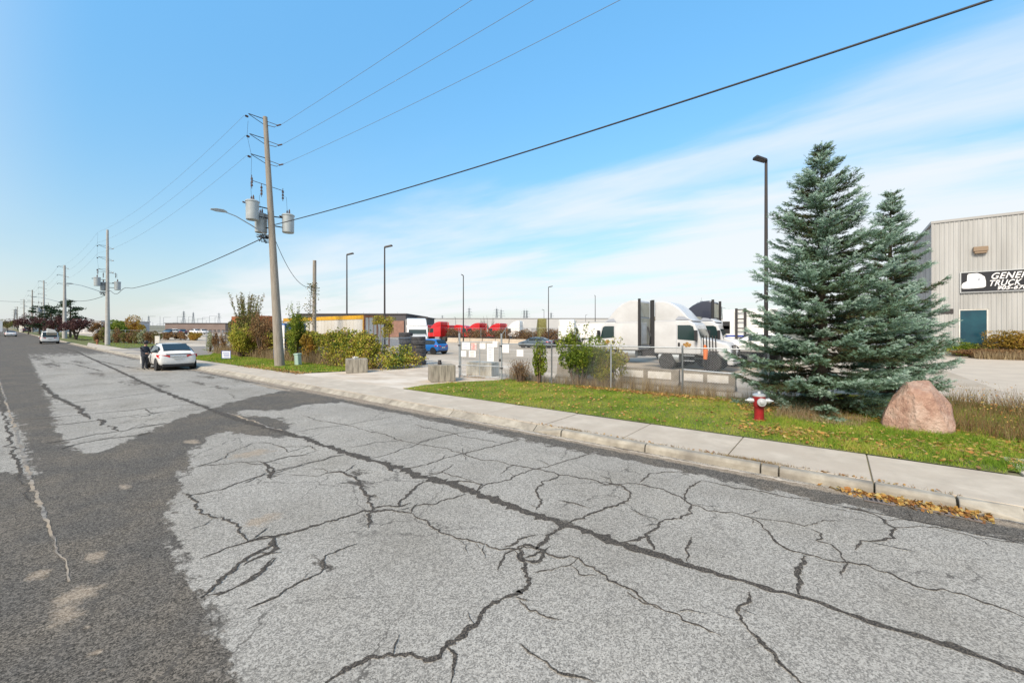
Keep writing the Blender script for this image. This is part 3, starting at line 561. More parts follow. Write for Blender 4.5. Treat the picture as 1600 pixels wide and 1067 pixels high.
g0, g1 = np.array(G(1290, 765)), np.array(G(1535, 803)); t_ = np.clip(rng.normal(.62, .25, 520), -.05, 1.02); P = g0+(g1-g0)*t_[:, None]; P[:, 1] = 8.31-np.abs(rng.normal(0, .12, 520))*np.clip(.45+t_*.9, .3, 1.2)-.02
litter('fallen_leaves', np.c_[P, .012+rng.uniform(0, .05, 520)*np.clip((P[:, 1]-7.95)/.3, .15, 1)], .075, 'brown leaves heaped in the gutter over the storm drains', th=.45)
P = np.c_[rng.uniform(-6, 1.5, 160), 8.57+rng.normal(0, .02, 160)]; litter('fallen_leaves', P, .05, 'leaf crumbs caught in the joint behind the kerb', GZ+.006)
P = np.c_[np.concatenate([rng.normal(-1.3, .35, 500), rng.normal(-4.9, .2, 200), rng.uniform(-9, 1.4, 300)]), 8.555+rng.normal(0, .02, 1000)]
tag(blades('dry_weeds', P, .05, .008, 'drygrass'), 'dry weeds sprouting in the joint behind the kerb', 'weeds', kind='stuff')
# weeds along fence and round the boulder
P = np.c_[rng.uniform(-12.5, -1, 9000), 15.75+rng.normal(0, .28, 9000)]; P = P[rng.uniform(-.9, 1., len(P)) < fbm(P, 2.5, 14)]; tag(blades('dry_weeds', P, np.clip(.45+.3*fbm(P, 1.5, 4), .1, .9), .012, 'drygrass', lean=.18), 'tall dry weeds along the chain link fence', 'weeds', kind='stuff')
P = pick([(1.6,13.9),(3.2,13),(5.6,12.2),(6.8,14.8),(5.2,18.3),(2.8,19.2),(2.3,16)], 22000); P = P[rng.uniform(-.9, .7, len(P)) < fbm(P, 1.6, 2)]
tag(blades('dry_weeds', P, np.clip(.42+.35*fbm(P, 1.2, 6), .1, 1.), .011, 'rustgrass', lean=.3), 'brown seeded weeds between the boulder and the pale lot', 'weeds', kind='stuff')
P = pick([(-1.5,10.5),(2.1,10.4),(5.5,11.3),(6,14),(2.5,13.2),(0,12.8),(-1.6,11.9)], 30000); P = P[rng.uniform(-.5, .8, len(P)) < fbm(P, 2.4, 12)]
tag(blades('grass', P, .13, .010, 'grass', tint=np.clip(gt(P)-.15, 0, 1), lean=.6), 'rough tufted grass in front of the pink boulder', 'grass', kind='stuff')
P = pick([(-2.2,13.6),(1.2,13.9),(1,15),(-.5,15.6),(-2.6,15)], 1600); litter('fallen_leaves', P, .085, 'brown leaf litter under the skirts of the spruces', GZ+.03)
P = pick([(-1.4,12.9),(.4,12.9),(.8,14.2),(-1.2,14.4)], 2600); tag(blades('dry_weeds', P, np.clip(.22+.2*fbm(P, 2, 16), .05, .5), .010, 'drygrass', lean=.4), 'dead grass tufts between hydrant, spruce and boulder', 'weeds', kind='stuff')
P = pick([(3.0,11.3),(6.3,11.8),(6.8,14.8),(4.4,14.6),(3.0,13.0)], 2600); litter('fallen_leaves', P, .09, 'brown leaves between the weeds right of the boulder', GZ+.05)
P = pick([(2.6,13),(5.6,12.4),(6.8,14.8),(5.2,18.3),(2.8,19.2),(2.6,16)], 5000); P = P[rng.uniform(-.6, .9, len(P)) < fbm(P, 1.6, 2)]; litter('seed_heads', np.c_[P, GZ+rng.uniform(.15, .85, len(P))], .035, 'dark seed heads on the weeds right of the boulder', cat='weeds', th=1.)
# ================================================================ PLANTS
def blobpts(n, c, r_, k=14, seed=0, hollow=.55):   # points in the outer part of several overlapping clumps
    rr = np.random.default_rng(seed); cc = unit(rr.normal(size=(k, 3)))*rr.uniform(.25, .8, (k, 1)); cr = rr.uniform(.22, .5, k)
    i = rr.integers(0, k, n); d = unit(rr.normal(size=(n, 3)))*rr.uniform(hollow, 1, (n, 1))**.6
    P = (cc[i]+d*cr[i][:, None])*np.array(r_)+np.array(c); return P
def bush(name, label, x, y, rx, ry, h, n, leaf, m, cat='bush', seed=1, k=16, twigs=14, z=GZ, group=None, spray=0., rz=0.):
    e = elev(x); t = thing(name, label, cat, (x, y, z+e), rz, group); rr = random.Random(seed)
    P = blobpts(n, (0, 0, h*.52), (rx, ry, h*.52), k, seed); P = P[P[:, 2] > 0]
    b_ = MB(); ex = []
    for i in range(twigs):
        a = rr.uniform(0, 6.28); q = rr.uniform(.2, .95); tp = Vector((math.cos(a)*rx*q, math.sin(a)*ry*q, h*rr.uniform(.6, 1.0+spray)))
        b0 = Vector((tp.x*.25, tp.y*.25, 0)); md = (b0+tp)/2+Vector((rr.uniform(-.1, .1), rr.uniform(-.1, .1), h*.12)); b_.tube([b0, md, tp], [.022*h**.6, .014, .005], 4)
        if spray:
            for q2 in np.linspace(.35, 1, 16): p = md.lerp(tp, q2); ex += [[p.x+rr.gauss(0, .07), p.y+rr.gauss(0, .07), p.z+rr.gauss(0, .07)] for _ in range(3)]
    b_.build('stem', 'twig', t)
    if ex: P = np.concatenate([P, np.array(ex)])
    V, F_ = leaves(P, leaf, .1); o = npmesh('foliage', V, F_, m, t, np.clip(.5+.32*fbm(P, 3/max(rx, .5), seed)+rng.normal(0, .2, len(P)), 0, 1)); tag(o, kind='stuff'); return t
MT['lf_green'] = leafmat('leaf_green', [(.045,.085,.012), (.12,.19,.02), (.22,.28,.03), (.33,.32,.05)])
MT['lf_yellow'] = leafmat('leaf_yellow_green', [(.10,.13,.02), (.23,.27,.03), (.40,.38,.045), (.48,.40,.08), (.20,.10,.08)])
MT['lf_mixed'] = leafmat('leaf_mixed', [(.06,.09,.02), (.17,.19,.04), (.25,.18,.08), (.14,.09,.06)])
MT['lf_brown'] = leafmat('leaf_brown', [(.10,.055,.03), (.22,.12,.05), (.30,.19,.09), (.16,.13,.05)])
MT['lf_plum'] = leafmat('leaf_plum', [(.05,.025,.03), (.10,.045,.045), (.14,.07,.06)])
MT['lf_dark'] = leafmat('leaf_dark_evergreen', [(.012,.03,.014), (.03,.06,.028), (.05,.085,.035)])
MT['lf_pale'] = leafmat('leaf_pale', [(.45,.46,.32), (.25,.28,.12), (.6,.6,.5)])
MT['lf_wild'] = leafmat('wild_vine_leaf', [(.05,.09,.02), (.16,.21,.03), (.33,.35,.04), (.48,.44,.06), (.42,.28,.07), (.17,.09,.10), (.14,.11,.07)])
MT['lf_gold'] = leafmat('leaf_golden', [(.13,.12,.02), (.30,.20,.03), (.42,.28,.05), (.30,.12,.03)])
# blue spruces
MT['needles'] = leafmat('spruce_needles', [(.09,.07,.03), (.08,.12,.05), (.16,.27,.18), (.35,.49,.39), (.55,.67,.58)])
def spruce(label, x, y, H_, Rr, seed, dens=1.):
    rr = random.Random(seed); t = thing('spruce_tree', label, 'tree', (x, y, GZ), 0, 'blue spruces beside the boulder')
    b_ = MB(); b_.tube([(0, 0, -.05), (.02, .01, H_*.3), (-.03, 0, H_*.6), (0, 0, H_*.96)], [.15, .12, .07, .015], 10); b_.build('trunk', 'bark', t, smooth=True)
    lim = MB(); A = []; D = []; T = []
    z = .22; whorl = 0
    while z < H_*.985:
        f_ = z/H_; L0 = Rr*(1-f_)**.78*(1.0 if f_ > .10 else .82)+.10; nb = 8 if f_ < .6 else 6; a0 = rr.uniform(0, 6.28)
        for k in range(nb):
            a = a0+k*6.283/nb+rr.uniform(-.25, .25); L = L0*(1-.38*max(0, (f_-.8)/.2))*rr.choice((.5, .75, .9, 1., 1.1, 1.2))*rr.uniform(.9, 1.06); bt = rr.gauss(0, .10)-(.22 if rr.random() < .16 else 0); el = (-.10+.6*f_**1.3)+rr.uniform(-.14, .14)
            pts = []; n = 7; zz0 = z+rr.uniform(-.12, .12)
            for i in range(n):
                s_ = i/(n-1); rad = L*s_; dz = L*(math.sin(el)*s_-.20*s_*(1-s_)*1.2+.12*s_**3); pts.append(Vector((math.cos(a+.08*s_)*rad, math.sin(a+.08*s_)*rad, max(.06, zz0+dz))))
            lim.tube(pts, [max(.006, .03*(1-f_)*(1-i/n)+.005) for i in range(n)], 4)
            nsub = max(5, int(L/.062)); ax = (pts[-1]-pts[0]).normalized(); side = ax.cross(Vector((0, 0, 1))).normalized()
            for j in range(nsub):
                s_ = .16+.84*(j+rr.random())/nsub; q = min(n-2, int(s_*(n-1))); fr = s_*(n-1)-q; p = pts[q].lerp(pts[q+1], min(fr, 1))
                sl_ = (.17+.42*L*.38*(1-abs(s_-.45)))*rr.uniform(.6, 1.15)*(1 if s_ < .9 else .6)
                for sg in (-1, 1, 0) if j % 3 == 0 else (-1, 1):
                    dr = (ax*rr.uniform(.55, 1.)+side*sg*rr.uniform(.5, 1.)+Vector((0, 0, rr.uniform(-.32, .12)))).normalized(); m_ = max(2, int(sl_/.058))
                    for w_ in range(m_):
                        pp = p+dr*sl_*(w_+.5)/m_+Vector((rr.gauss(0, .018), rr.gauss(0, .018), rr.gauss(0, .018)))
                        dd = (dr*.8+Vector((rr.gauss(0, .35), rr.gauss(0, .35), rr.uniform(-.15, .45)))).normalized()
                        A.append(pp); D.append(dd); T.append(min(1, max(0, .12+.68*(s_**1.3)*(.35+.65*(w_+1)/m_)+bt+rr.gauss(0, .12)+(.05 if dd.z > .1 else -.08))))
            for _ in range(3): A.append(pts[-1]+Vector((rr.gauss(0, .03), rr.gauss(0, .03), rr.gauss(0, .03)))); D.append((ax+Vector((0, 0, .3))).normalized()); T.append(.85)
        z += (.27-.11*f_)*rr.uniform(.85, 1.15)
    A.append(Vector((0, 0, H_))); D.append(Vector((0, 0, 1))); T.append(.7)
    tag(lim.build('branch', 'bark', t), kind='stuff')
    A = np.array(A); D = unit(np.array(D)); T = np.array(T); n = len(A); K = 8
    u_ = unit(np.cross(D, rng.normal(size=(n, 3)))); v_ = np.cross(D, u_); SL = rng.uniform(.08, .13, (n, 1))
    Vs = []; Ts = []
    for k in range(K):
        ang = 2*math.pi*(k*.382)+rng.uniform(-.3, .3, (n, 1)); along = (k+.5)/K
        out = u_*np.cos(ang)+v_*np.sin(ang); base = A+D*SL*(along-.5); nd = unit(out*.8+D*.75); wd = np.cross(nd, out+D*.2)
        wd = unit(wd+1e-6)*.0075; L = rng.uniform(.03, .048, (n, 1))
        Vs.append(np.stack([base-wd-nd*.004, base+wd-nd*.004, base+nd*L+wd*.4, base+nd*L-wd*.4], 1)); Ts.append(T+rng.normal(0, .07, n))
    V = np.concatenate(Vs).reshape(-1, 3); Tt = np.concatenate(Ts)
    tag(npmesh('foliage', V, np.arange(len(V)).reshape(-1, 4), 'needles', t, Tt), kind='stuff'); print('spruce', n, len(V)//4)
    return t
spruce('taller blue spruce directly behind the red hydrant', *at(1284, 12.1), 7.85, 2.4, 3)
spruce('shorter darker spruce on the right, behind the pink boulder', *at(1392, 14.3), 7.15, 1.75, 11)
# ---- boulder
bm = bmesh.new(); bmesh.ops.create_icosphere(bm, subdivisions=5, radius=1)
cuts = [((-.9,-.35,.25),.80),((-.6,-.5,.62),.80),((-.15,-.95,.22),.72),((.45,-.85,.3),.76),((.85,-.2,.45),.80),((.1,-.15,1),.80),((-.45,.3,.8),.84),((.6,.1,.75),.80),((.95,.2,.1),.86),((-.5,.85,.2),.8),((.5,.85,.3),.8),((.2,-.6,.75),.86),((-.85,.1,.5),.80),((.1,-.9,-.1),.8)]
cuts = [(np.array(a, float), d_) for a, d_ in cuts]
P = np.array([v_.co[:] for v_ in bm.verts])
for nrm, dd in cuts:
    nrm = nrm/np.linalg.norm(nrm); q = P@nrm-dd; P = P-np.where(q > 0, q, 0)[:, None]*nrm*.97
nf = sum(fbm(P, 2.2*2**k, 20+k)[:, None]*.020/1.45**k for k in range(7)); P = P+unit(P)*nf
for v_, p in zip(bm.verts, P): v_.co = (p[0]*.98*(1.08-.22*max(0,p[2])), p[1]*.85, p[2]*1.0+.32)
me = bpy.data.meshes.new('boulder'); bm.to_mesh(me); bm.free(); me.materials.append(MT['rock']); me.polygons.foreach_set('use_smooth', [True]*len(me.polygons)); me.set_sharp_from_angle(angle=R(16))
o = link('boulder', me); bx, by = at(1432, 9.9); o.location = (bx, by, GZ); o.rotation_euler = (0, R(3), R(-22)); o.scale = (.66, .9, .95)
tag(o, 'large pink granite boulder lying in the grass beside the spruces', 'boulder')
# ---- hedges, bushes, vines
bush('leafy_shrub', 'tall leafy green shrub growing through the chain link fence', *at(905, 17.6), 1.2, .7, 2.3, 10500, .085, 'lf_green', 'shrub', 21, spray=.28)
bush('leafy_shrub', 'lower yellowing shrub leaning right against the fence post', *at(945, 17.5), 1.1, .6, 1.6, 5200, .085, 'lf_yellow', 'shrub', 22, spray=.3)
bush('leafy_shrub', 'slim green shrub at the fence corner right of the gate', *at(842, 18.4), .35, .3, 1.7, 1700, .09, 'lf_green', 'shrub', 23, k=9, spray=.1)
bush('dry_shrub', 'dry rusty brown weeds clump right of the gate post', *at(812, 18.8), .7, .5, 1.1, 900, .05, 'lf_brown', 'shrub', 24, twigs=40)
bush('tall_shrub', 'pale seeded tall shrub spilling over the orange container', *at(385, 41), 3.0, 1.6, 4.6, 9000, .15, 'lf_mixed', 'shrub', 31, k=26, twigs=60, spray=.35)
bush('tall_shrub', 'green and brown shrub just left of the leaning pole', *at(412, 35.5), 1.4, 1.1, 3.3, 5200, .13, 'lf_brown', 'shrub', 32, twigs=40, spray=.2)
bush('tall_shrub', 'low yellow green shrub under the orange container', *at(378, 36.5), 2.5, 1.1, 2.5, 6500, .14, 'lf_yellow', 'shrub', 33, k=34, spray=.25, twigs=36)
bush('tangled_hedge', 'low tangled brown and green thicket under the orange container', *at(398, 38), 4.2, 1.2, 2.2, 9000, .13, 'lf_wild', 'hedge', 37, k=44, twigs=90, spray=.2)
bush('tall_shrub', 'tall dark green shrub right of the leaning pole', *at(464, 31), 1.05, .8, 3.9, 7000, .11, 'lf_green', 'shrub', 34, k=18, spray=.15)
bush('tall_shrub', 'golden shrub with yellow leaves at the left end of the vine fence', *at(484, 30.5), 1.0, .7, 2.2, 3500, .12, 'lf_gold', 'shrub', 35)
# ================================================================ FENCES
def chain(b_, p0, p1, z0, z1, sp, r_, jit=0):   # woven diagonals as thin wires between two points
    p0 = Vector(p0); p1 = Vector(p1); L = (p1-p0).length; d = (p1-p0)/L; H_ = z1-z0; n = int((L+H_)/sp)
    for k in range(n):
        s0 = k*sp-H_
        for sg in (0, 1):
            a, b2 = s0, s0+H_; za, zb = (z0, z1) if sg == 0 else (z1, z0); t0 = max(0, -a/H_); t1 = min(1, (L-a)/H_)
            if t1 <= t0: continue
            q = [(p0+d*(a+H_*t)).to_tuple() for t in (t0, t1)]; zt = [za+(zb-za)*t for t in (t0, t1)]; off = .004 if sg else -.004
            b_.cyl((q[0][0]-d.y*off, q[0][1]+d.x*off, zt[0]), (q[1][0]-d.y*off, q[1][1]+d.x*off, zt[1]), r_, n=3, caps=False)
def fence(name, label, pts, h, sp=.085, r_=.0028, z=GZ, step=2.75, rail=True, wiremat='galv', group=None):
    t = thing(name, label, 'fence', (0, 0, 0), 0, group)
    for a, b2 in zip(pts[:-1], pts[1:]):
        a = Vector((*a, 0)); b2 = Vector((*b2, 0)); n = max(1, round((b2-a).length/step))
        for i in range(n+1):
            p = a.lerp(b2, i/n); e = elev(p.x); q = MB().cyl((0, 0, 0), (0, 0, h+.04), .032, n=10); q.lathe([(.034, h+.035), (.03, h+.06), (.008, h+.085)], n=10); q.build('post', 'galv', t, smooth=True, loc=(p.x, p.y, z+e))
        if rail:
            e0, e1 = elev(a.x), elev(b2.x); MB().cyl((a.x, a.y, z+h-.02+e0), (b2.x, b2.y, z+h-.02+e1), .021, n=8).build('top_rail', 'galv', t, smooth=True)
        m_ = MB(); chain(m_, a, b2, z+.04, z+h-.03, sp, r_); tag(m_.build('chain_mesh', wiremat, t), kind='stuff')

    return t
FA, FB = at(783, 19.7), at(862, 18.1)
fence('chain_link_fence', 'galvanised chain link fence between gate and spruces, trucks behind it', [FA, FB, (-4.42, 15.66), (-1.75, 15.8)], 1.73)
GL, GR = at(718, 20.6), at(783, 19.65)
def gate_post(px, d, label, arm):
    x, y = at(px, d); t = thing('gate_post', label, 'gate post', (x, y, GZ), R(-8), 'gate posts')
    MB().cyl((0,0,0), (0,0,2.15), .045, n=12).build('post', 'galv', t, smooth=True); MB().cyl((0,0,2.1), (arm, 0, 2.5), .02, n=8).build('barbed_wire_arm', 'galv', t, smooth=True)
    MB().lathe([(.05, 2.13), (.05, 2.17), (.01, 2.2)], n=12).build('cap', 'galv', t, smooth=True)
    for z in (.55, 1.6): MB().box(-.07, .07, -.06, .06, z-.03, z+.03).build('hinge', 'darkmetal', t, bev=.01)
gate_post(718, 20.6, 'left gate post next to the concrete block', .10); gate_post(783.5, 19.6, 'right gate post with a raked barbed wire arm', .38)
t = thing('chain_link_gate', 'chain link yard gate hung with paper notices', 'gate', (GL[0], GL[1], GZ))
gx, gy = GR[0]-GL[0]-.1, GR[1]-GL[1]-.02; L_ = math.hypot(gx, gy); t.rotation_euler = (0, 0, math.atan2(gy, gx))
fr = MB(); 
for a, b_ in (((.08,0,.1),(L_,0,.1)), ((.08,0,.62),(L_,0,.62)), ((.08,0,1.78),(L_,0,1.78)), ((.08,0,.1),(.08,0,1.78)), ((L_,0,.1),(L_,0,1.78)), ((L_*.52,0,.1),(L_*.52,0,1.78))): fr.cyl(a, b_, .022, n=8)
fr.build('gate_frame', 'galv', t, smooth=True); m_ = MB(); chain(m_, (.08,0,0), (L_,0,0), .12, 1.76, .085, .0028); tag(m_.build('chain_mesh', 'galv', t), kind='stuff')
gd = thing('padlock', 'dark padlock hanging on the right gate post', 'padlock', (GR[0], GR[1]-.08, GZ+.95)); MB().box(-.05,.05,-.03,.03,-.08,.04).build('lock_body', 'darkmetal', gd, bev=.01); MB().tube([(-.035,0,.03),(-.035,0,.1),(0,0,.13),(.035,0,.1),(.035,0,.03)], .009, 6).build('shackle', 'galv', gd)
def notice(px0, px1, py0, py1, d, label, ink=None, rows=5, red=False, title=None):
    x, y = at((px0+px1)/2, d-.07); w_ = (px1-px0)*d/FP; h = (py1-py0)*d/FP; t = thing('notice', label, 'sign', (x, y, zz(py1, d)), math.atan2(gy, gx)+R(2), 'notices on the gate')
    MB().box(-w_/2, w_/2, -.004, .004, 0, h).build('board', 'signwhite' if not red else 'noticered', t)
    if ink:
        for k in range(rows):
            ww = w_*.4*random.uniform(.6, 1); zk = h*(.9-.8*(k+.5)/rows); MB().box(-ww, ww*random.uniform(.5, 1), -.0065, -.0045, zk-h*.028, zk+h*.028).build('print_line', ink, t)
    return t
MT['noticered'] = mat('notice_red_white', (.62,.30,.28), .6, c2=(.7,.62,.6), scale=9); MT['inkgrey'] = mat('ink_grey', (.45,.47,.52), .6); MT['inkblue'] = mat('ink_blue', (.10,.16,.45), .6); MT['inkred'] = mat('ink_red', (.5,.06,.06), .6)
notice(721, 735, 535, 546, 20.4, 'blue and white notice at the top left of the gate', 'inkblue', 4); notice(736, 745, 536, 546.5, 20.2, 'small red notice at the top of the gate', 'inkred', 5, True)
notice(749, 759, 536, 545, 20.05, 'blank white notice at the middle top of the gate'); notice(760.5, 772, 537, 564, 19.9, 'tall narrow white notice at the right of the gate', 'inkgrey', 8)
notice(769.5, 777.5, 533, 542, 19.7, 'small tilted white notice above the tall one'); notice(720, 729, 548, 557, 20.4, 'white notice low on the left of the gate', 'inkgrey', 4)
notice(732, 744, 548, 557.5, 20.2, 'white and red notice low on the gate', 'inkred', 4); notice(784.5, 795.5, 538, 551, 19.4, 'white notice on the fence just right of the gate', 'inkgrey', 4)
notice(807, 818, 546.5, 556.5, 19., 'lone white notice on the fence furthest right', 'inkgrey', 4)
# ---- concrete blocks
def block(px, py, label, m='block', s=(1.12, 1.02, .76), rz=45):
    d = FP*(CH-GZ)/(py-HY)+.55; x, y = at(px, d); t = MB().box(-s[0]/2, s[0]/2, -s[1]/2, s[1]/2, 0, s[2]).build('concrete_block', m, bev=.035, seg=2); t.location = (x, y, GZ); t.rotation_euler = (0, 0, R(rz)); return tag(t, label, 'concrete block', 'concrete blocks at the yard entrance'), (x, y)
_, b1 = block(557, 583, 'stained concrete block at the left of the entrance with litter on it', rz=62); _, b2 = block(690, 597, 'stained concrete block between lawn tip and gate', rz=58); _, b3 = block(754, 588.5, 'whitewashed concrete block behind the gate', 'whiteblock', (1.5, .8, .72), 12)
o = MB().lathe([(.09,0),(.1,.05),(.07,.16),(.09,.2)], n=10).build('bottle_crate_lid', 'darkmetal', smooth=True); o.name = 'cup'; o.location = (b2[0]-.02, b2[1]-.1, GZ+.765); tag(o, 'dark crushed cup standing on the middle concrete block', 'cup')
lt = np.c_[rng.normal(0, .13, 22), rng.normal(0, .1, 22), rng.uniform(.03, .1, 22)]; V, F_ = leaves(lt, .16, .2); lt = lt[:0] if False else lt; MT['litterw'] = mat('white_wrapper', (.7,.68,.64), .6); o = npmesh('wrapper', V, F_, 'litterw'); o.location = (b1[0], b1[1], GZ+.75); tag(o, 'white crumpled wrapper on the left concrete block', 'litter', kind='stuff')
litter('fallen_leaves', rng.normal(0, 1, (140, 2))*[.45, .15]+np.array([b3[0]-.0, b3[1]-.75]), .10, 'orange leaves at the foot of the whitewashed block')
# ---- low barriers behind the fence
MT['barrier'] = mat('barrier_concrete', (.27,.24,.20), .95, c2=(.18,.16,.13), scale=2.5, detail=8, bump=.3, bscale=20); MT['bwhite'] = mat('barrier_white_patch', (.62,.60,.57), .8, c2=(.5,.47,.42), scale=4)
for k, (pa, pb) in enumerate(((872, 958), (970, 1062), (1066, 1150))):
    Y = 17.7; xa, xb = onY(pa, Y), onY(pb, Y); o = thing('concrete_barrier', ('left barrier, hidden behind the leafy shrub', 'middle low concrete barrier with two white patches, behind the fence', 'right low concrete barrier with torn white patches, behind the fence')[k], 'barrier', (xa, Y, GZ), 0, 'low barriers behind the chain link fence'); L = xb-xa
    q = MB(); q.v = []; pr = [(-.28, 0), (-.28, .1), (-.12, .22), (-.09, .72), (.09, .72), (.12, .22), (.28, .1), (.28, 0)]; n = len(pr); q.add([(0, y, z) for y, z in pr]+[(L, y, z) for y, z in pr], [tuple(range(n)), tuple(range(n, 2*n))[::-1]]+[(i, n+i, n+(i+1) % n, (i+1) % n) for i in range(n)]); q.build('body', 'barrier', o, bev=.015)
    if k: 
        for s0, s1 in ((.05, .42), (.5, .88)): MB().box(L*s0, L*s1, -.128, -.116, .30, .60).build('white_patch', 'bwhite', o)
q = MB().cyl((onY(1068, 17.0), 17.0, GZ+.80), (onY(1160, 17.0), 17.0, GZ+.74), .03, n=8); tag(q.build('steel_pipe', 'galv', smooth=True), 'grey pipe lying along the top of the right barrier', 'pipe')
# ---- vine covered fence
VL = [(-43, 15.2), (-21.8, 14.9), (-23.6, 18.6)]
tf = fence('chain_link_fence', 'chain link fence buried in yellow green vines, left of the yard entrance', VL, 1.85, .12, .003, step=3.)
def vine(name, label, fn, n, leaf, m, seed):
    t = thing(name, label, 'vine', (0, 0, 0)); P = fn(n); V, F_ = leaves(P, leaf, .0, .8); tag(npmesh('foliage', V, F_, m, t, np.clip(.45+.33*fbm(P, 1.4, seed)+rng.normal(0, .22, len(P)), 0, 1)), kind='stuff'); s_ = MB(); rr = random.Random(seed)
    for i in range(70):
        p = P[rr.randrange(len(P))]; g = (p[0]+rr.uniform(-.3, .3), p[1]+rr.uniform(-.1, .1), GZ); s_.tube([g, ((g[0]+p[0])/2+rr.uniform(-.2, .2), (g[1]+p[1])/2, (g[2]+p[2])/2+.1), tuple(p)], [.014, .01, .004], 3)
    tag(s_.build('vine_stem', 'twig', t), kind='stuff'); return t
def f1_(n):     # left, sparser and brown, hanging from the rail
    x = rng.uniform(-39, -26, n); tp = 2.15+.22*fbm(np.c_[x, x], 1.3, 3); z = GZ+tp*(1-np.abs(rng.normal(0, .33, n))); P = np.c_[x, 15.0+rng.normal(0, .22, n), z]; g = fbm(P*[1, 0, 1.3], 1.9, 9); P = P[(z > GZ) & (rng.uniform(-1, .9, n) < g+.35*(z-1.4))]; return P
def f2_(n):     # right, dense heap draping over the fence end
    x = rng.uniform(-27.5, -20.6, n); s_ = np.clip((x+21.0)/-2.2, .1, 1)**.5; tp = (2.15+.38*fbm(np.c_[x, x], 2.6, 5))*s_; q = rng.uniform(0, 1, n)**.7; z = GZ+tp*q; y = 14.75+rng.normal(0, .25, n)-.45*(1-q)+np.where(x > -22, rng.uniform(0, 2.5, n), 0); P = np.c_[x, y, z]; g = fbm(P*[1, 0, 1.2], 2.2, 19); return P[rng.uniform(-.75, .95, n) < g+.12+.25*q]
vine('climbing_vine', 'brown and gold vines on the left half of the fence, below the white trailer', f1_, 30000, .11, 'lf_wild', 41)
vine('climbing_vine', 'dense yellow green vines heaped over the fence end by the tyres', f2_, 24000, .12, 'lf_wild', 42)
P = np.c_[rng.uniform(-50, -22, 9000), 14.7+rng.normal(0, .35, 9000)]; tag(blades('dry_weeds', P, .8, .02, 'drygrass', lean=.2), 'dry weeds at the foot of the vine fence', 'weeds', kind='stuff')
# ================================================================ BUILDING
BX, BY, BH = 7.05, 55., 12.35
bd = thing('warehouse', 'beige corrugated metal building with black sign at the right edge', 'building', (BX, BY, GZ))
def corrug(x0, x1, h, z0=0., pitch=.30, dp=.04):
    n = int(round((x1-x0)/pitch)); xs_ = []; 
    for i in range(n): a = x0+i*pitch; xs_ += [(a, 0), (a+pitch*.55, 0), (a+pitch*.66, -dp), (a+pitch*.9, -dp)]
    xs_ += [(x1, 0)]; b_ = MB(); V = [(x, y, z0) for x, y in xs_]+[(x, y, h) for x, y in xs_]; k = len(xs_); b_.add(V, [(i, i+1, k+i+1, k+i) for i in range(k-1)]); return b_
DX0, DX1, DZ = onY(1500, BY)-BX, onY(1541.5, BY)-BX, 4.15
for i in range(9):
    x0, x1 = i*3.5+.01, (i+1)*3.5-.01
    z0 = .35
    if i == 0:
        corrug(x0, DX0-.02, BH, z0).build('wall_panel', 'panel', bd); corrug(DX0+.02, x1, BH, DZ+.12).build('wall_panel', 'panel', bd)
    else: corrug(x0, x1, BH, z0).build('wall_panel', 'panel', bd)
for i in range(11):
    o = corrug(.01, 3.49, BH-.3, .35).build('wall_panel', 'panel', bd); o.rotation_euler = (0, 0, R(-90)); o.location = (0, 3.5+i*3.5, 0)
MB().box(.06, 31.5, .06, 38.5, 0, BH-.1).build('wall_core', 'fargrey', bd)
MB().box(-.1, 31.6, -.1, .0, BH, BH+.22).box(-.1, .0, .002, 38.6, BH-.05, BH+.22).build('roof_trim', 'trim', bd); MB().box(-.06, .10, -.07, .10, .3, BH-.01).build('corner_trim', 'trim', bd); MB().box(0, 31.5, -.03, .02, 0, .35).build('plinth', 'conc', bd)
MB().box(.002, 31.5, .002, 38.4, BH-.09, BH-.02).build('roof', 'fargrey', bd)
dr_ = MB().box(DX0, DX1, -.05, .03, 0, DZ).build('bay_door', 'bluedoor', bd); MB().box(DX0-.09, DX0, -.08, .0, 0, DZ+.1).box(DX1, DX1+.09, -.08, .0, 0, DZ+.1).box(DX0, DX1, -.08, .0, DZ, DZ+.1).build('frame', 'offwhite', dr_)
q = MB(); q.box(-.45,.45,-.4,-.03,-.12,.3).box(-.38,.38,-.36,-.06,-.3,-.12); q.build('wall_lamp', 'tan', bd, bev=.03, loc=(onY(1531, BY)-BX, 0, 9.65-.15))
MB().box(-.5,.5,-.08,-.0,-.22,.22).build('vent', 'darkmetal', bd, loc=(onY(1477, BY)-BX, 0, 4.1)); sd_ = MB().tube([(0,0,0),(-.35,0,.25),(-.7,0,.15),(-.75,0,-.05)], .03, 6); sd_.lathe([(.05,0),(.22,-.15),(.24,-.22)], c=(-.75,0,-.05), n=12); sd_.build('side_lamp', 'trim', bd, smooth=True, loc=(-.04, 5.2, 8.9))
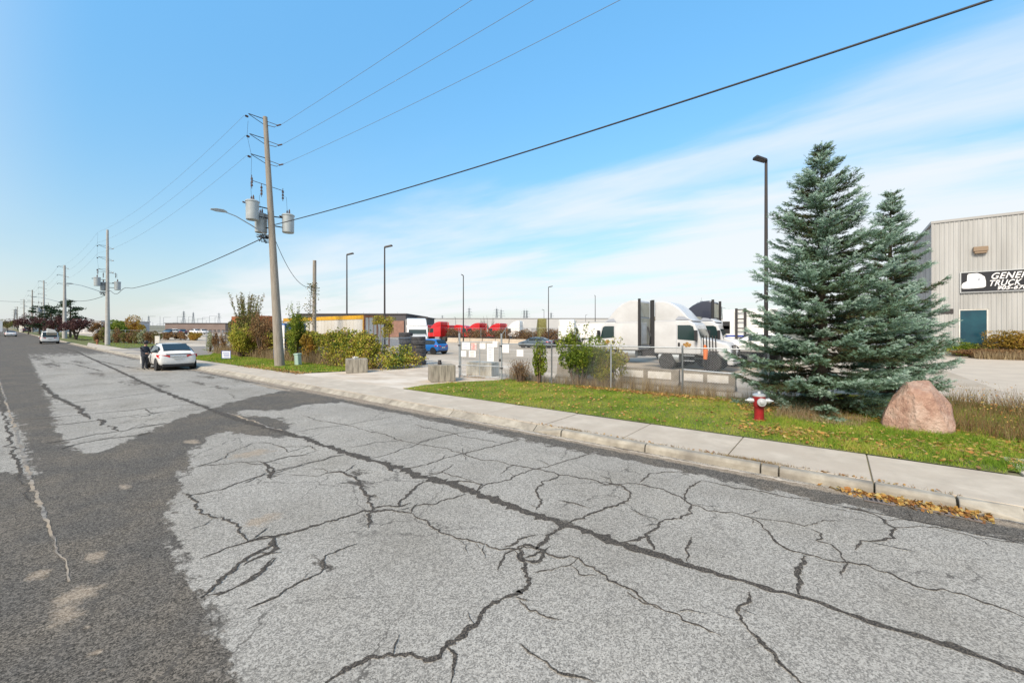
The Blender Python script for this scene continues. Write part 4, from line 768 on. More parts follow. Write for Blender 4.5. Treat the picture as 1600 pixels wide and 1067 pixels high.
# sign, bolted to the wall
SX0, SX1, SZ0, SZ1 = onY(1501, BY)-BX, 9.4, 5.95, 7.7
sg = thing('company_sign', 'long black sign with white truck drawing and slanted lettering', 'sign', (BX, BY-.1, 0))
MB().box(SX0, SX1, -.08, .04, SZ0, SZ1).build('board', 'signblack', sg)
fr = MB(); fr.box(SX0-.06,SX0,-.10,.04,SZ0-.06,SZ1+.06).box(SX0,SX1,-.10,.04,SZ1,SZ1+.06).box(SX0,SX1,-.10,.04,SZ0-.06,SZ0).box(SX1,SX1+.06,-.10,.04,SZ0-.06,SZ1+.06); fr.build('frame', 'silver', sg)
def S(u_, v_): return (SX0+u_*(onY(1543, BY)-onY(1501, BY)), SZ0+v_*(SZ1-SZ0))
MB().prism([S(*p) for p in ((.02,.22),(.02,.36),(.07,.47),(.22,.55),(.235,.86),(.28,.93),(.60,.95),(.74,.88),(.88,.74),(.92,.50),(.92,.26),(.83,.20),(.3,.17),(.08,.18))], -.09, -.081).build('truck_emblem', 'signwhite', sg)
MB().prism([S(*p) for p in ((.60,.66),(.74,.68),(.68,.56),(.62,.57))], -.094, -.0905).box(S(.28,.42)[0], S(.9,.42)[0], -.094, -.0905, S(0,.40)[1], S(0,.415)[1]).build('emblem_detail', 'signgrey', sg)
def text(body, x, z, size, parent, m, shear=.35, y=-.085, w_=1.):
    cu = bpy.data.curves.new('lettering', 'FONT'); cu.body = body; cu.size = size; cu.shear = shear; cu.extrude = .006; cu.offset = .012; cu.space_character = 1.08
    ob = bpy.data.objects.new('lettering', cu); col.objects.link(ob); bpy.context.view_layer.update(); me = bpy.data.meshes.new_from_object(ob.evaluated_get(bpy.context.evaluated_depsgraph_get())); bpy.data.objects.remove(ob)
    me.materials.clear(); me.materials.append(MT[m]); o = link('lettering', me, parent); o.rotation_euler = (R(90), 0, 0); o.location = (x, y, z); wv_ = max(v_.co.x for v_ in me.vertices)-min(v_.co.x for v_ in me.vertices); o.scale = (w_/wv_, 1, 1); return o
text('GENER', onY(1546, BY)-BX, SZ1-.68, .76, sg, 'signwhite', w_=2.08); text('TRUCK', onY(1543, BY)-BX, SZ1-1.28, .70, sg, 'signwhite', w_=1.84); text('905-670', onY(1556, BY)-BX, SZ0+.12, .42, sg, 'signwhite', w_=1.72)
for px, d, rx, h, m, lab, n in ((1502, 37.2, 1.3, 1.2, 'lf_green', 'low green juniper at the foot of the metal wall', 3500), (1536, 36.5, 1.3, 1.35, 'lf_mixed', 'mottled shrub in front of the teal bay door', 3000), (1578, 35.3, 2.2, 2.5, 'lf_gold', 'golden orange shrub at the right of the bay door', 6500), (1556, 34.2, 3.3, .85, 'lf_brown', 'low rusty brown shrubs along the pale lot edge', 5500)):
    bush('foundation_shrub', lab, *at(px, d), rx, 1., h, n, .13, m, 'shrub', int(px), k=20)
P = np.c_[rng.uniform(9, 15, 5000), rng.uniform(50, 53, 5000)]; tag(blades('dry_weeds', P, .6, .04, 'drygrass', lean=.2), 'dry grass bed in front of the metal building', 'weeds', kind='stuff')
# ================================================================ UTILITY POLES AND WIRES
def insulator(b_, a, d, r_=.055, n=4):
    a = Vector(a); d = Vector(d)
    for k in range(n): p = a+d*(k*.075); b_.cyl(p, p+d.normalized()*.035, r_, r_*.6, n=8)
    b_.cyl(a, a+d*(n*.075), .02, n=6)
def utility_pole(label, x, y, H_, lean=(0, 0), m='wood', lampz=None, cans=True, scale_r=1., reach=3.6, arms='full', z=GZ, sp=1.8, dc=6.4, dt=8.6, a0=.35):
    e = elev(x); t = thing('utility_pole', label, 'utility pole', (x, y, z+e), 0, 'utility poles along the road'); lx, ly = lean
    def ax(h): return Vector((lx*h/H_, ly*h/H_, h))
    MB().tube([ax(-.2+0), ax(H_*.25), ax(H_*.5), ax(H_*.75), ax(H_)], [.31*scale_r, .25*scale_r, .205*scale_r, .165*scale_r, .13*scale_r], 14).build('pole', m, t, smooth=True)
    if arms != 'none':
        for k, h in enumerate((H_-a0, H_-a0-sp, H_-a0-2*sp)):
            a = MB(); p = ax(h); sx = .25
            a.tube([p+Vector((-.1, -.95, .12)), p+Vector((0, -.5, .08)), p+Vector((0, 0, .1))], .025, 5); a.tube([p+Vector((-.1, -.9, .08)), p+Vector((0, 0, -.3))], .02, 5)
            a.tube([p+Vector((.0, .0, -.25)), p+Vector((.5, .35, -.42)), p+Vector((.8, .42, -.36)), p+Vector((.0, 0, .0))], .02, 5); a.build('bracket', 'darkmetal', t)
            i_ = MB(); insulator(i_, p+Vector((.75, .40, -.38)), Vector((1.3, .35, .0))); i_.build('insulator', 'porcelain', t, smooth=True); i_ = MB(); insulator(i_, p+Vector((-.12, -.98, -.08)), Vector((-.7, -.4, .35)), .07, 3); i_.build('insulator', 'porcelain', t, smooth=True)
    if cans:
        cut = MB(); h = H_-dc; p = ax(h); cut.tube([p+Vector((0, -1.0, .12)), p+Vector((0, .9, -.05))], .02, 5)
        for yy, dz in ((-.98, .05), (-.42, -.35), (.88, -.3)):
            for q in range(3): cut.cyl(p+Vector((-.1, yy, dz-.25+q*.2)), p+Vector((-.1, yy, dz-.12+q*.2)), .075, .05, n=8)
            cut.cyl(p+Vector((-.1, yy, dz-.4)), p+Vector((-.1, yy, dz+.45)), .02, n=5)
        cut.build('fuse_cutout', 'porcelain', t)
        hz_ = H_-dt
        for dx, dy, dh in ((-.1, -1.05, .15), (-.62, -.35, -.45), (.05, 1.05, -.3)):
            c_ = ax(hz_)+Vector((dx, dy, dh-.6)); tr = MB(); tr.lathe([(.33, 0), (.355, .03), (.365, 1.12), (.395, 1.13), (.395, 1.18), (.33, 1.24), (.08, 1.27)], c=c_, n=20); tk = tr.build('transformer', 'grey', t, smooth=True)
            bs = MB(); 
            for sx in (-.15, .17): bs.lathe([(.05, 1.22), (.065, 1.3), (.045, 1.36), (.055, 1.42), (.02, 1.55)], c=c_+Vector((sx, 0, 0)), n=8)
            bs.cyl(c_+Vector((0, -.4, 1.0)), c_+Vector((0, -.55, 1.02)), .05, n=8); bs.build('bushing', 'porcelain', tk, smooth=True)
            MB().tube([c_+Vector((0, 0, .3)), ax(hz_)+Vector((0, 0, dh-.3))], .04, 5).tube([c_+Vector((0, 0, .95)), ax(hz_)+Vector((0, 0, dh+.3))], .04, 5).build('hanger', 'darkmetal', t)
            j = MB(); j.tube([c_+Vector((-.15, 0, 1.5)), c_+Vector((-.15, -.05, 2.4)), p+Vector((-.1, dy*.93, -.4))], .008, 4); j.build('jumper_wire', 'cable', t)
        co = MB(); rr = random.Random(3)
        for k in range(9):
            c_ = ax(H_-dt-1.45); co.tube([c_+Vector((-.15+rr.uniform(-.3,.1), -.15+rr.uniform(-.7, .3), rr.uniform(-.3, .25))) for _ in range(5)], .022, 5)
        co.build('cable_coil', 'cable', t)
        w1 = MB(); w1.tube([ax(H_-.6)+Vector((-.1, -.98, 0)), ax(H_-a0-sp)+Vector((-.2, -1.05, 0)), ax(H_-a0-2*sp)+Vector((-.1, -.9, 0)), ax(H_-dc+.3)+Vector((-.1, -1, 0))], .008, 4); w1.build('jumper_wire', 'cable', t)
    if lampz:
        p = ax(lampz-1.15); q = Vector((p.x, p.y-reach+.5, p.z+1.15)); a = MB(); a.tube([p, p+Vector((0, -reach*.38, .62)), p+Vector((0, -reach*.66, 1.02)), q], [.04, .035, .03, .028], 8); ar = a.build('lamp_arm', 'galv', t, smooth=True)
        h_ = MB(); prof = [(-.12, .05), (.1, .11), (.45, .1), (.72, .03), (.74, -.02), (.4, -.06), (-.1, -.03)]
        h_.add([(s_*.11*(1 if 1 <= i <= 3 or i == 5 else .6), -x_, z_) for s_ in (-1, 1) for i, (x_, z_) in enumerate(prof)], [tuple(range(7)), tuple(range(7, 14))[::-1]]+[(i, 7+i, 7+(i+1) % 7, (i+1) % 7) for i in range(7)]); h_.build('lamp_head', 'grey', ar, bev=.02, loc=q)
    return t, ax
PX, PY = at(437, 27.1)
t0_, ax0 = utility_pole('nearest leaning wooden pole with three grey transformers and a street lamp', PX, PY, 16.1, (-.25, -.78), lampz=9.45, reach=3.15, sp=1.25, dc=4.45, dt=6.35, a0=.25)
MB().cyl((-.02,-.235,0), (-.1,-.38,3.8), .035, n=6).build('conduit', 'galv', t0_, smooth=True); MB().box(-.03,.09,-.245,-.232,1.15,1.75).build('pole_label', 'signwhite', t0_)
poles = [(PX, PY, 16.5)]
P2 = at(168, 59.5); utility_pole('second pole, pale, with two transformers and a street lamp', P2[0], P2[1], 16.6, m='concpole', lampz=8.5, reach=4., sp=1.7, dc=6.2, dt=7.7, a0=2.4)
P3 = at(101, 88); utility_pole('third, plain light grey pole with three side insulators beside the plum trees', P3[0], P3[1], 15.6, m='concpole', cans=False, lampz=8.6, reach=4.5, scale_r=1.3)
P4 = at(68.5, 118); utility_pole('fourth pole behind the van with the open tailgate', P4[0], P4[1], 15.6, m='concpole', cans=True, lampz=8.)
P5 = at(50.5, 150); utility_pole('fifth pole, dark, above the plum trees', P5[0], P5[1], 15.5, cans=False)
P6 = at(37.5, 190); utility_pole('sixth pole down the road', P6[0], P6[1], 14.5, cans=False)
P7 = at(27, 235); utility_pole('seventh pole down the road, beside the steel pylon', P7[0], P7[1], 13, cans=False)
P8 = at(22, 280); utility_pole('farthest small pole at the end of the road', P8[0], P8[1], 13, cans=False)
QX, QY = 19., 12.6; utility_pole('next pole along the road to the right, carrying the same wires', QX, QY, 16.3, cans=False)
def wire(name, label, a, b_, sag, r_, m='wire', n=28, pts=None, cat='wire', group=None):
    a = Vector(a); b_ = Vector(b_); P = [a.lerp(b_, i/n)-Vector((0, 0, sag*4*(i/n)*(1-i/n))) for i in range(n+1)] if pts is None else [Vector(p) for p in pts]
    return tag(MB().tube(P, r_, 5).build(name, m, smooth='all'), label, cat, group)
names3 = ('top', 'middle', 'lowest')
def wp(pos, H_, k, side): x, y = pos; return (x+side[0], y+side[1], GZ+elev(x)+H_-(.4 if pos is not P2 else .5)-1.5*k+side[2])
def insR(k): p = ax0(16.1-.25-1.25*k); return (PX+p.x+1.2, PY+p.y+.51, GZ+p.z-.38)
def insL(k): p = ax0(16.1-.25-1.25*k); return (PX+p.x-.3, PY+p.y-1.1, GZ+p.z+.02)
PT = [((QX, QY), 16.3), ((PX-.25, PY-.75), 16.5), (P2, 16.6), (P3, 15.6), (P4, 15.6), (P5, 15.5), (P6, 14.5)]
for k in range(3):
    wire('power_line', names3[k]+' thin line from the leaning pole up over the road edge to the right', insR(k), wp((QX, QY), 16.3, k, (-.1, -.75, -.2)), (.35, .4, .55)[k], .009, group='overhead power lines')
    for j in range(1, 6):
        (a, ha), (b_, hb) = PT[j], PT[j+1]
        wire('power_line', f'{names3[k]} thin line between the '+('leaning', 'second', 'third', 'fourth', 'fifth')[j-1]+' and the '+('second', 'third', 'fourth', 'fifth', 'sixth')[j-1]+' pole', (insL(k) if j == 1 else wp(a, ha, k, (-.3, -.98, 0))), wp(b_, hb, k, (0, -.98, 0)), 1.0, .007 if j < 3 else .010, group='overhead power lines')
zc_ = GZ+9.45
wire('telephone_cable', 'thick dark cable rising right from the leaning pole across the sky', (PX-.1, PY-.3, zz(352, 27)), (QX, 13.2, 9.9), .55, .028, 'cable', cat='cable')
a = Vector((PX-.2, PY-.6, zz(369, 27))); b_ = Vector((P2[0]+.3, P2[1]-.1, GZ+elev(P2[0])+zz(460, 59.5))); pts = []
for i in range(41):
    s_ = i/40; p = a.lerp(b_, s_); p.z -= 3.2*s_*(1-s_); 
    if s_ > .70: p.z += .42*math.sin((s_-.70)*26)*min(1, (s_-.7)*8)*(1 if s_ < .97 else .2)
    pts.append(p)
wire('telephone_cable', 'thick dark wavy cable sagging left from the leaning pole to the second pole', a, b_, 0, .03, 'cable', pts=pts, cat='cable')
wire('telephone_cable', 'cable continuing left from the second pole to the third', (P2[0], P2[1], zz(460, 59.5)), (P3[0], P3[1], zz(468, 88)+.3), .8, .035, 'cable', cat='cable')
wire('telephone_cable', 'thin cable crossing the road near the far left edge', (P4[0], P4[1], zz(473, 118)), (P4[0]+20, -25, zz(470, 100)+1.5), .5, .03, 'cable', cat='cable')
SX_, SY_ = at(491, 34.5)
ts = thing('utility_pole', 'short rough wooden stub pole wrapped by vines behind the white trailer', 'utility pole', (SX_, SY_, GZ)); MB().tube([(0,0,0),(.02,0,4),(0,.03,zz(407, 34.5)-GZ)], [.17,.155,.14], 12).build('pole', 'wood', ts, smooth=True)
q = MB(); q.box(-.05,.3,-.03,.03,6.2,6.25); insulator(q, (.32, 0, 6.15), Vector((0, 0, 1.)), .05, 3); insulator(q, (.22, 0, 8.0), Vector((0, 0, .8)), .04, 2); q.build('bracket', 'porcelain', ts)
wire('service_cable', 'thin cable drooping from the leaning pole down to the stub pole', (PX, PY-.3, zz(374, 27)), (SX_, SY_, zz(447, 34.5)), 1.1, .018, 'cable', cat='cable')
tv = thing('climbing_vine', 'sparse vine climbing the wooden stub pole', 'vine', (SX_, SY_, GZ)); P = np.c_[rng.normal(.05, .25, 520), rng.normal(-.1, .2, 520), rng.uniform(2.6, 6.3, 520)]; P[:120, 0] -= .8+.4*rng.uniform(0, 1, 120); P[:120, 2] = rng.uniform(3, 4.6, 120); P[120:230, 2] = rng.normal(5.9, .18, 110); V, F_ = leaves(P, .13); tag(npmesh('foliage', V, F_, 'lf_mixed', tv, rng.uniform(0, 1, len(P))), kind='stuff'); MB().tube([(-.9,0,2.2),(-.9,.1,4.2),(-.6,0,5.2),(-.1,-.15,6.1)], .02, 4).build('vine_stem', 'twig', tv)
# ---- yard light poles
def light_pole(px, d, pyt, label, side=1, r_=.085):
    x, y = at(px, d); h = zz(pyt, d)-GZ-elev(x); t = thing('light_pole', label, 'light pole', (x, y, GZ+elev(x)), YAW, 'tall dark yard light poles')
    MB().cyl((0,0,0), (0,0,h-.05), r_, r_*.62, n=10).build('pole', 'darkmetal', t, smooth=True); MB().box(-.2,.2,-.2,.2,0,.35).build('base', 'conc', t, bev=.02)
    MB().add([(0,-.14,h-.12),(side*.62,-.17,h+.02),(side*.62,.17,h+.02),(0,.14,h-.12),(0,-.10,h),(side*.6,-.15,h+.13),(side*.6,.15,h+.13),(0,.10,h)], [(0,1,2,3),(4,5,6,7),(0,1,5,4),(1,2,6,5),(2,3,7,6),(3,0,4,7)]).build('lamp_head', 'darkmetal', t, bev=.02)
light_pole(1197, 16.6, 249, 'tall light pole rising behind the taller spruce', -.75); light_pole(601, 33.5, 385, 'thick light pole standing in the vine heap'); light_pole(542, 39, 397, 'slim light pole behind the white trailer')
light_pole(724, 51, 430, 'light pole above the gate, by the red trucks', -.4); light_pole(857, 62, 448, 'light pole left of the white box truck'); light_pole(930, 80, 462, 'light pole rising behind the white box trailer', -.2)
light_pole(915, 150, 492, 'small far light pole right of the box trailer pole'); light_pole(712, 150, 496, 'small far light pole left of the gate pole', -1); light_pole(850, 120, 484, 'small far light pole by the olive cab', -1)
# ================================================================ SMALL STREET FURNITURE
def hydrant(label, x, y, rz, m='hydred', m2='silver', z=GZ):
    t = thing('fire_hydrant', label, 'fire hydrant', (x, y, z+elev(x)), rz, None)
    b_ = MB(); b_.lathe([(.155, 0), (.155, .035), (.115, .05), (.112, .34), (.118, .36)], n=20); b_.build('barrel', m, t, smooth=True)
    MB().lathe([(.13,.36),(.135,.37),(.135,.43),(.145,.44),(.145,.60),(.15,.61),(.15,.64)], n=20).build('bonnet', m, t, smooth=True)
    c_ = MB(); c_.lathe([(.155,.64),(.155,.675),(.11,.70),(.04,.715),(.035,.76),(.0,.765)], n=20); c_.build('cap', m2, t, smooth=True)
    for s_ in (-1, 1):
        n_ = MB(); n_.lathe([(.062, s_*.12), (.062, s_*.2), (.075, s_*.2), (.075, s_*.235), (.05, s_*.24), (.045, s_*.28), (.02, s_*.285), (.02, s_*.33)], c=(0,0,.52), n=14, axis='x'); n_.build('side_nozzle', m2, t, smooth=True)
    p = MB(); p.lathe([(.085,-.13),(.085,-.19),(.105,-.19),(.105,-.23),(.05,-.235),(.045,-.27),(.015,-.275)], c=(0,0,.51), n=18, axis='y'); p.build('pumper_cap', m2, t, smooth=True)
    q = MB()
    for k in range(8): a = k*math.pi/4; q.cyl((.135*math.cos(a), .135*math.sin(a), .03), (.135*math.cos(a), .135*math.sin(a), .055), .014, n=6)
    q.build('flange_bolts', 'darkmetal', t); return t
hydrant('red fire hydrant with silver caps on the lawn before the spruces', *at(1186, 10.75), R(24))
hydrant('small dark fire hydrant on the far verge by the second pole', *at(152, 62), R(0), 'rust', 'rust')
bx, by = at(466, 27.8); t = thing('utility_box', 'pale green utility pedestal on the verge beside the leaning pole', 'utility box', (bx, by, GZ), R(20)); MB().lathe([(.235,0),(.235,.72)], n=4).build('body', 'green', t, bev=.03); o = MB().lathe([(.265,.70),(.265,.76),(.24,.80)], n=4).build('lid', 'green', t, bev=.01)
for o in t.children if t.children else []: o.rotation_euler = (0, R(-3), R(45))
bx, by = at(353.5, 33); t = thing('lawn_sign', 'small blue and white sign on wire legs on the left verge', 'sign', (bx, by, GZ), R(38)); w_ = 14*33/FP; h = 12*33/FP
MB().box(-w_/2,w_/2,-.008,.008,.1,.1+h).build('board', 'signwhite', t); fr = MB().box(-w_/2,w_/2,-.012,-.009,.1,.14).box(-w_/2,w_/2,-.012,-.009,.06+h,.1+h).box(-w_/2,-w_/2+.04,-.012,-.009,.14,.06+h).box(w_/2-.04,w_/2,-.012,-.009,.14,.06+h); fr.build('border', 'inkblue', t)
for k in range(3): MB().box(-w_*.36+.04*k,w_*.36,-.012,-.009,.1+h*(.68-.22*k)-.03,.1+h*(.68-.22*k)+.035).build('print_line', 'inkblue', t)
for s_ in (-1, 1): MB().cyl((s_*w_*.35,0,0), (s_*w_*.35,0,.12), .008, n=5).build('leg', 'galv', t)
bx, by = at(246, 62); t = thing('gate_pillar', 'white upright panel beside the far driveway', 'sign', (bx, by, GZ+elev(bx)), R(45)); w_ = 7*62/FP; MB().box(-w_/2,w_/2,-.06,.06,0,zz(525, 62)-GZ-elev(bx)).build('board', 'offwhite', t, bev=.02); MB().box(-w_*.4,w_*.4,-.067,-.061,.5,.56).build('print_line', 'inkgrey', t)
# small sign frame by the vines
bx, by = at(605, 25.5); t = thing('steel_stand', 'grey steel frame stand in front of the vine heap', 'stand', (bx, by, GZ), R(30)); q = MB()
q.cyl((0,0,0),(0,0,.65),.03,n=8); q.build('post','galv',t,smooth=True); q=MB()
for a, b_ in (((-.5,0,.22),(.5,0,.22)),((-.5,0,.6),(.5,0,.6)),((-.5,0,.22),(-.5,0,.6)),((.5,0,.22),(.5,0,.6))): q.cyl(a,b_,.022,n=6)
q.build('frame','galv',t,smooth=True)
# ---- stacked truck tyres
tyre = MB().lathe([(.30,.0),(.46,.0),(.49,.03),(.50,.07),(.485,.085),(.485,.1),(.50,.11),(.50,.16),(.485,.17),(.485,.185),(.50,.2),(.49,.24),(.46,.27),(.30,.27),(.27,.24),(.27,.03)], n=28)
tyre.f = tyre.f[:-2]+[(15*28+i, 15*28+(i+1) % 28, (i+1) % 28, i) for i in range(28)]
k_ = 0
tm = None
def put_tyre(x, y, z, label, tilt=(0, 0)):
    global tm
    if tm is None: o = tyre.build('tyre', 'tyreold', smooth=True); tm = o.data
    else: o = link('tyre', tm)
    o.location = (x, y, z); o.rotation_euler = (*tilt, random.uniform(0, 6)); tag(o, label, 'tyre', 'stacked truck tyres by the vines'); return o
for px, d, n, nm in ((654, 28.4, 7, 'right-hand'), (634, 29.6, 8, 'left-hand')):
    x, y = at(px, d)
    for k in range(n):
        lab = (f'bottom truck tyre of the {nm} stack' if k == 0 else f'topmost truck tyre of the {nm} stack' if k == n-1 else f'{("","second","third","fourth","fifth","sixth","seventh")[k]} truck tyre from the ground in the {nm} stack')
        put_tyre(x+random.uniform(-.05, .05), y+random.uniform(-.05, .05), GZ+.275*k, lab, (random.uniform(-.02, .02), random.uniform(-.02, .02)))
bx, by = at(656, 27.2); 
# ================================================================ VEHICLES
def wheel(t, x, y, r_, w_, side, kind='car'):      # side: outward direction -1 / +1 in y
    b_ = MB(); b_.lathe([(r_*.66, -w_/2), (r_*.93, -w_/2), (r_, -w_*.36), (r_, w_*.36), (r_*.93, w_/2), (r_*.66, w_/2)], n=22, axis='y'); ty = b_.build('wheel', 'rubber', t, smooth=True, loc=(x, y, r_))
    q = MB(); q.lathe([(r_*.68, side*(w_*.30)), (r_*.68, side*(w_*.49)), (r_*.62, side*(w_*.46)), (r_*.58, side*w_*.30), (r_*.2, side*w_*.36), (r_*.1, side*w_*.44)], n=20, axis='y'); 
    for k in range(6 if kind == 'car' else 0):
        a = k*math.pi/3; q.add([(math.cos(a+s_)*rr_, side*w_*.45, math.sin(a+s_)*rr_) for s_, rr_ in ((-.35, r_*.12), (-.12, r_*.62), (.12, r_*.62), (.35, r_*.12))], [(0,1,2,3)])
    q.build('rim', 'rim', ty, smooth=True); return ty
def car(name, label, x, y, rz, L, W, H_, body, kind='sedan', z=0., lights=True, s=1., group=None, spoiler=False):
    """x runs from the rear (0) to the front (L)"""
    e = elev(x); t = thing(name, label, 'car' if kind != 'van' else 'van', (x, y, z+e), rz, group)
    gc = .22
    if kind == 'cross':   st = [(0,.48,.92,.92,.80,.70),(.06,.34,1.0,1.01,.90,.80),(.22,.27,1.06,1.12,.94,.76),(.62,.26,1.07,1.36,.97,.72),(1.25,.25,1.05,1.56,1.0,.68),(2.1,.25,1.03,1.64,1.0,.68),(2.8,.25,1.01,1.60,1.0,.68),(3.45,.25,.99,1.30,1.0,.72),(4.0,.25,.97,.985,.98,.82),(4.6,.26,.86,.87,.95,.80),(4.95,.3,.68,.69,.88,.74),(5.03,.42,.56,.57,.76,.66)]; base = 5.03, 1.64
    elif kind == 'hatch': st = [(0,.45,.80,.82,.82,.74),(.05,.30,.92,.94,.93,.80),(.14,.26,.95,1.02,.96,.78),(.45,.25,.96,1.40,.98,.70),(.9,.24,.95,1.50,1.,.68),(1.7,.24,.93,1.53,1.,.68),(2.3,.24,.92,1.46,1.,.69),(3.0,.24,.92,.98,1.,.80),(3.6,.25,.82,.84,.95,.76),(3.85,.3,.66,.67,.86,.7),(3.92,.4,.55,.56,.74,.6)]; base = 3.92, 1.53
    elif kind == 'van':   st = [(0,.45,.9,.92,.86,.82),(.05,.32,1.0,1.3,.96,.88),(.2,.3,1.02,1.78,.98,.84),(.8,.28,1.02,1.88,1.,.82),(2.0,.28,1.0,1.88,1.,.82),(3.0,.28,1.0,1.82,1.,.80),(3.7,.28,1.0,1.08,1.,.84),(4.4,.3,.88,.9,.94,.8),(4.7,.4,.6,.61,.8,.7)]; base = 4.7, 1.88
    else:                 st = [(0,.48,.80,.82,.80,.72),(.06,.3,.92,.94,.92,.82),(.5,.26,.97,1.0,.97,.80),(1.0,.25,.96,1.18,.99,.74),(1.5,.24,.95,1.38,1.,.68),(2.2,.24,.93,1.45,1.,.66),(2.9,.24,.92,1.36,1.,.68),(3.5,.24,.91,.96,1.,.80),(4.3,.25,.78,.8,.95,.76),(4.6,.32,.62,.63,.86,.7),(4.68,.42,.54,.55,.74,.6)]; base = 4.68, 1.45
    sx, sz = L/base[0], H_/base[1]; hw = W/2; st = [(a*sx, b_*sz, c_*sz, d*sz, e_*hw, f_*hw) for a, b_, c_, d, e_, f_ in st]
    rings = []
    for X_, zb, zl, zr, wb, wr in st:
        h_ = zl-zb; half = [(0, zb), (wb*.84, zb), (wb*.95, zb+h_*.16), (wb, zb+h_*.5), (wb*.985, zb+h_*.8), (wb*.94, zl), (wr+(wb*.94-wr)*.12, zl+(zr-zl)*.88+.001), (wr*.88, zr+.002), (wr*.45, zr+.022*sz), (0, zr+.03*sz)]
        rings.append([(X_, y_, z_) for y_, z_ in half]+[(X_, -y_, z_) for y_, z_ in half[-2:0:-1]])
    n = len(rings[0]); b_ = MB(); V = [p for r_ in rings for p in r_]
    F_ = [(i*n+k, i*n+(k+1) % n, (i+1)*n+(k+1) % n, (i+1)*n+k) for i in range(len(rings)-1) for k in range(n)]+[tuple(range(n)), tuple(range((len(rings)-1)*n, len(rings)*n))[::-1]]
    b_.add(V, F_); bo = b_.build('body', body, t, smooth='all'); me = bo.data; me.set_sharp_from_angle(angle=R(50))
    if kind != 'x':
        md = bo.modifiers.new('round', 'SUBSURF'); md.levels = md.render_levels = 1
        for ed in (): pass
    def quad(pts, off, name, m='glass', inset=.0):
        P = [Vector(p) for p in pts]; c_ = sum(P, Vector())/len(P); nn = (P[1]-P[0]).cross(P[2]-P[0]).normalized()
        if nn.dot(c_-Vector((L*.45, 0, .6*H_))) < 0: nn = -nn
        P = [p+(c_-p)*inset+nn*off for p in P]; Q = [p-nn*.07 for p in P]; k = len(P)
        return MB().add(P+Q, [tuple(range(k))]+[(i, (i+1) % k, k+(i+1) % k, k+i) for i in range(k)]).build(name, m, t)
    # glass from the sections
    gi = [i for i in range(len(st)) if st[i][3]-st[i][2] > .17*sz]
    i0, i1 = gi[0], gi[-1]
    def sidepts(i, sg, lo, hi):
        _, zb, zl, zr, wb, wr = st[i]; A = Vector((st[i][0], sg*wb*.94, zl)); B_ = Vector((st[i][0], sg*wr, zr-.01)); return A.lerp(B_, lo), A.lerp(B_, hi)
    for sg in (-1, 1):
        low = []; top = []
        for i in range(i0, i1+1):
            a, c_ = sidepts(i, sg, .08, .80); low.append(a); top.append(c_)
        mid = (i0+i1)//2+1
        for a0, a1 in ((0, mid-i0), (mid-i0, i1-i0)):
            l_ = low[a0:a1+1]; t_ = top[a0:a1+1]
            if len(l_) > 1:
                l_ = list(l_); t_ = list(t_); sh = Vector((.05, 0, 0)); l_[0] = l_[0]+sh; t_[0] = t_[0]+sh; ou = Vector((0, sg*.03, .012)); iv = Vector((0, -sg*.09, -.03)); k = len(l_); V4 = [p+ou for p in l_]+[p+ou for p in t_]+[p+iv for p in l_]+[p+iv for p in t_]; FF4 = [(i, i+1, k+i+1, k+i) for i in range(k-1)]+[(2*k+i+1, 2*k+i, 3*k+i, 3*k+i+1) for i in range(k-1)]+[(i, 2*k+i, 2*k+i+1, i+1) for i in range(k-1)]+[(k+i, k+i+1, 3*k+i+1, 3*k+i) for i in range(k-1)]+[(0, k, 3*k, 2*k), (k-1, 3*k-1, 4*k-1, 2*k-1)]; MB().add(V4, FF4).build('side_window', 'glass', t)
    a_, b2 = (st[i0-1] if st[i0-1][3]-st[i0-1][2] < .17*sz else st[i0]), st[min(i0+1, i1)]
    pr = next(i for i in range(len(st)) if st[i][3]-st[i][2] > .35*sz); A, B_ = st[max(0, i0-1)], st[pr]
    def cross(A, B_, lo, hi, name):
        pa = lambda s_, u_: Vector((A[0]+(B_[0]-A[0])*s_, u_*(A[5]+(B_[5]-A[5])*s_)*.9, A[3]+(B_[3]-A[3])*s_+.02*sz)); quad([pa(lo, -1), pa(lo, 1), pa(hi, 1), pa(hi, -1)], .062 if A[0] < L/2 else .05, name)
    cross(A, B_, .12, .97, 'rear_window'); pf = max(i for i in range(len(st)) if st[i][3]-st[i][2] > .35*sz); cross(st[min(pf+2, len(st)-1)] if st[pf+1][3]-st[pf+1][2] > .17*sz else st[pf+1], st[pf], .08, .95, 'windshield')
    wr_ = .335*H_/1.5 if kind != 'cross' else .37
    for wx in (.155*L+.02, .80*L):
        for sg in (-1, 1):
            MB().lathe([(wr_*1.12, -.012), (wr_*1.14, 0), (wr_*1.12, .012)], c=(wx, sg*(hw*.985), wr_), n=20, axis='y').build('arch_shade', 'black', t); wheel(t, wx, sg*(hw-.145), wr_, .22, sg)  # black disc stands for the shaded wheel well, none is cut
    MB().box(.03, .25, -hw*.78, hw*.78, .24*sz, .42*sz).build('rear_bumper', 'black', t, bev=.03)
    MB().box(.3, L-.3, -hw*.8, hw*.8, .2*sz, .34*sz).build('underbody', 'black', t)
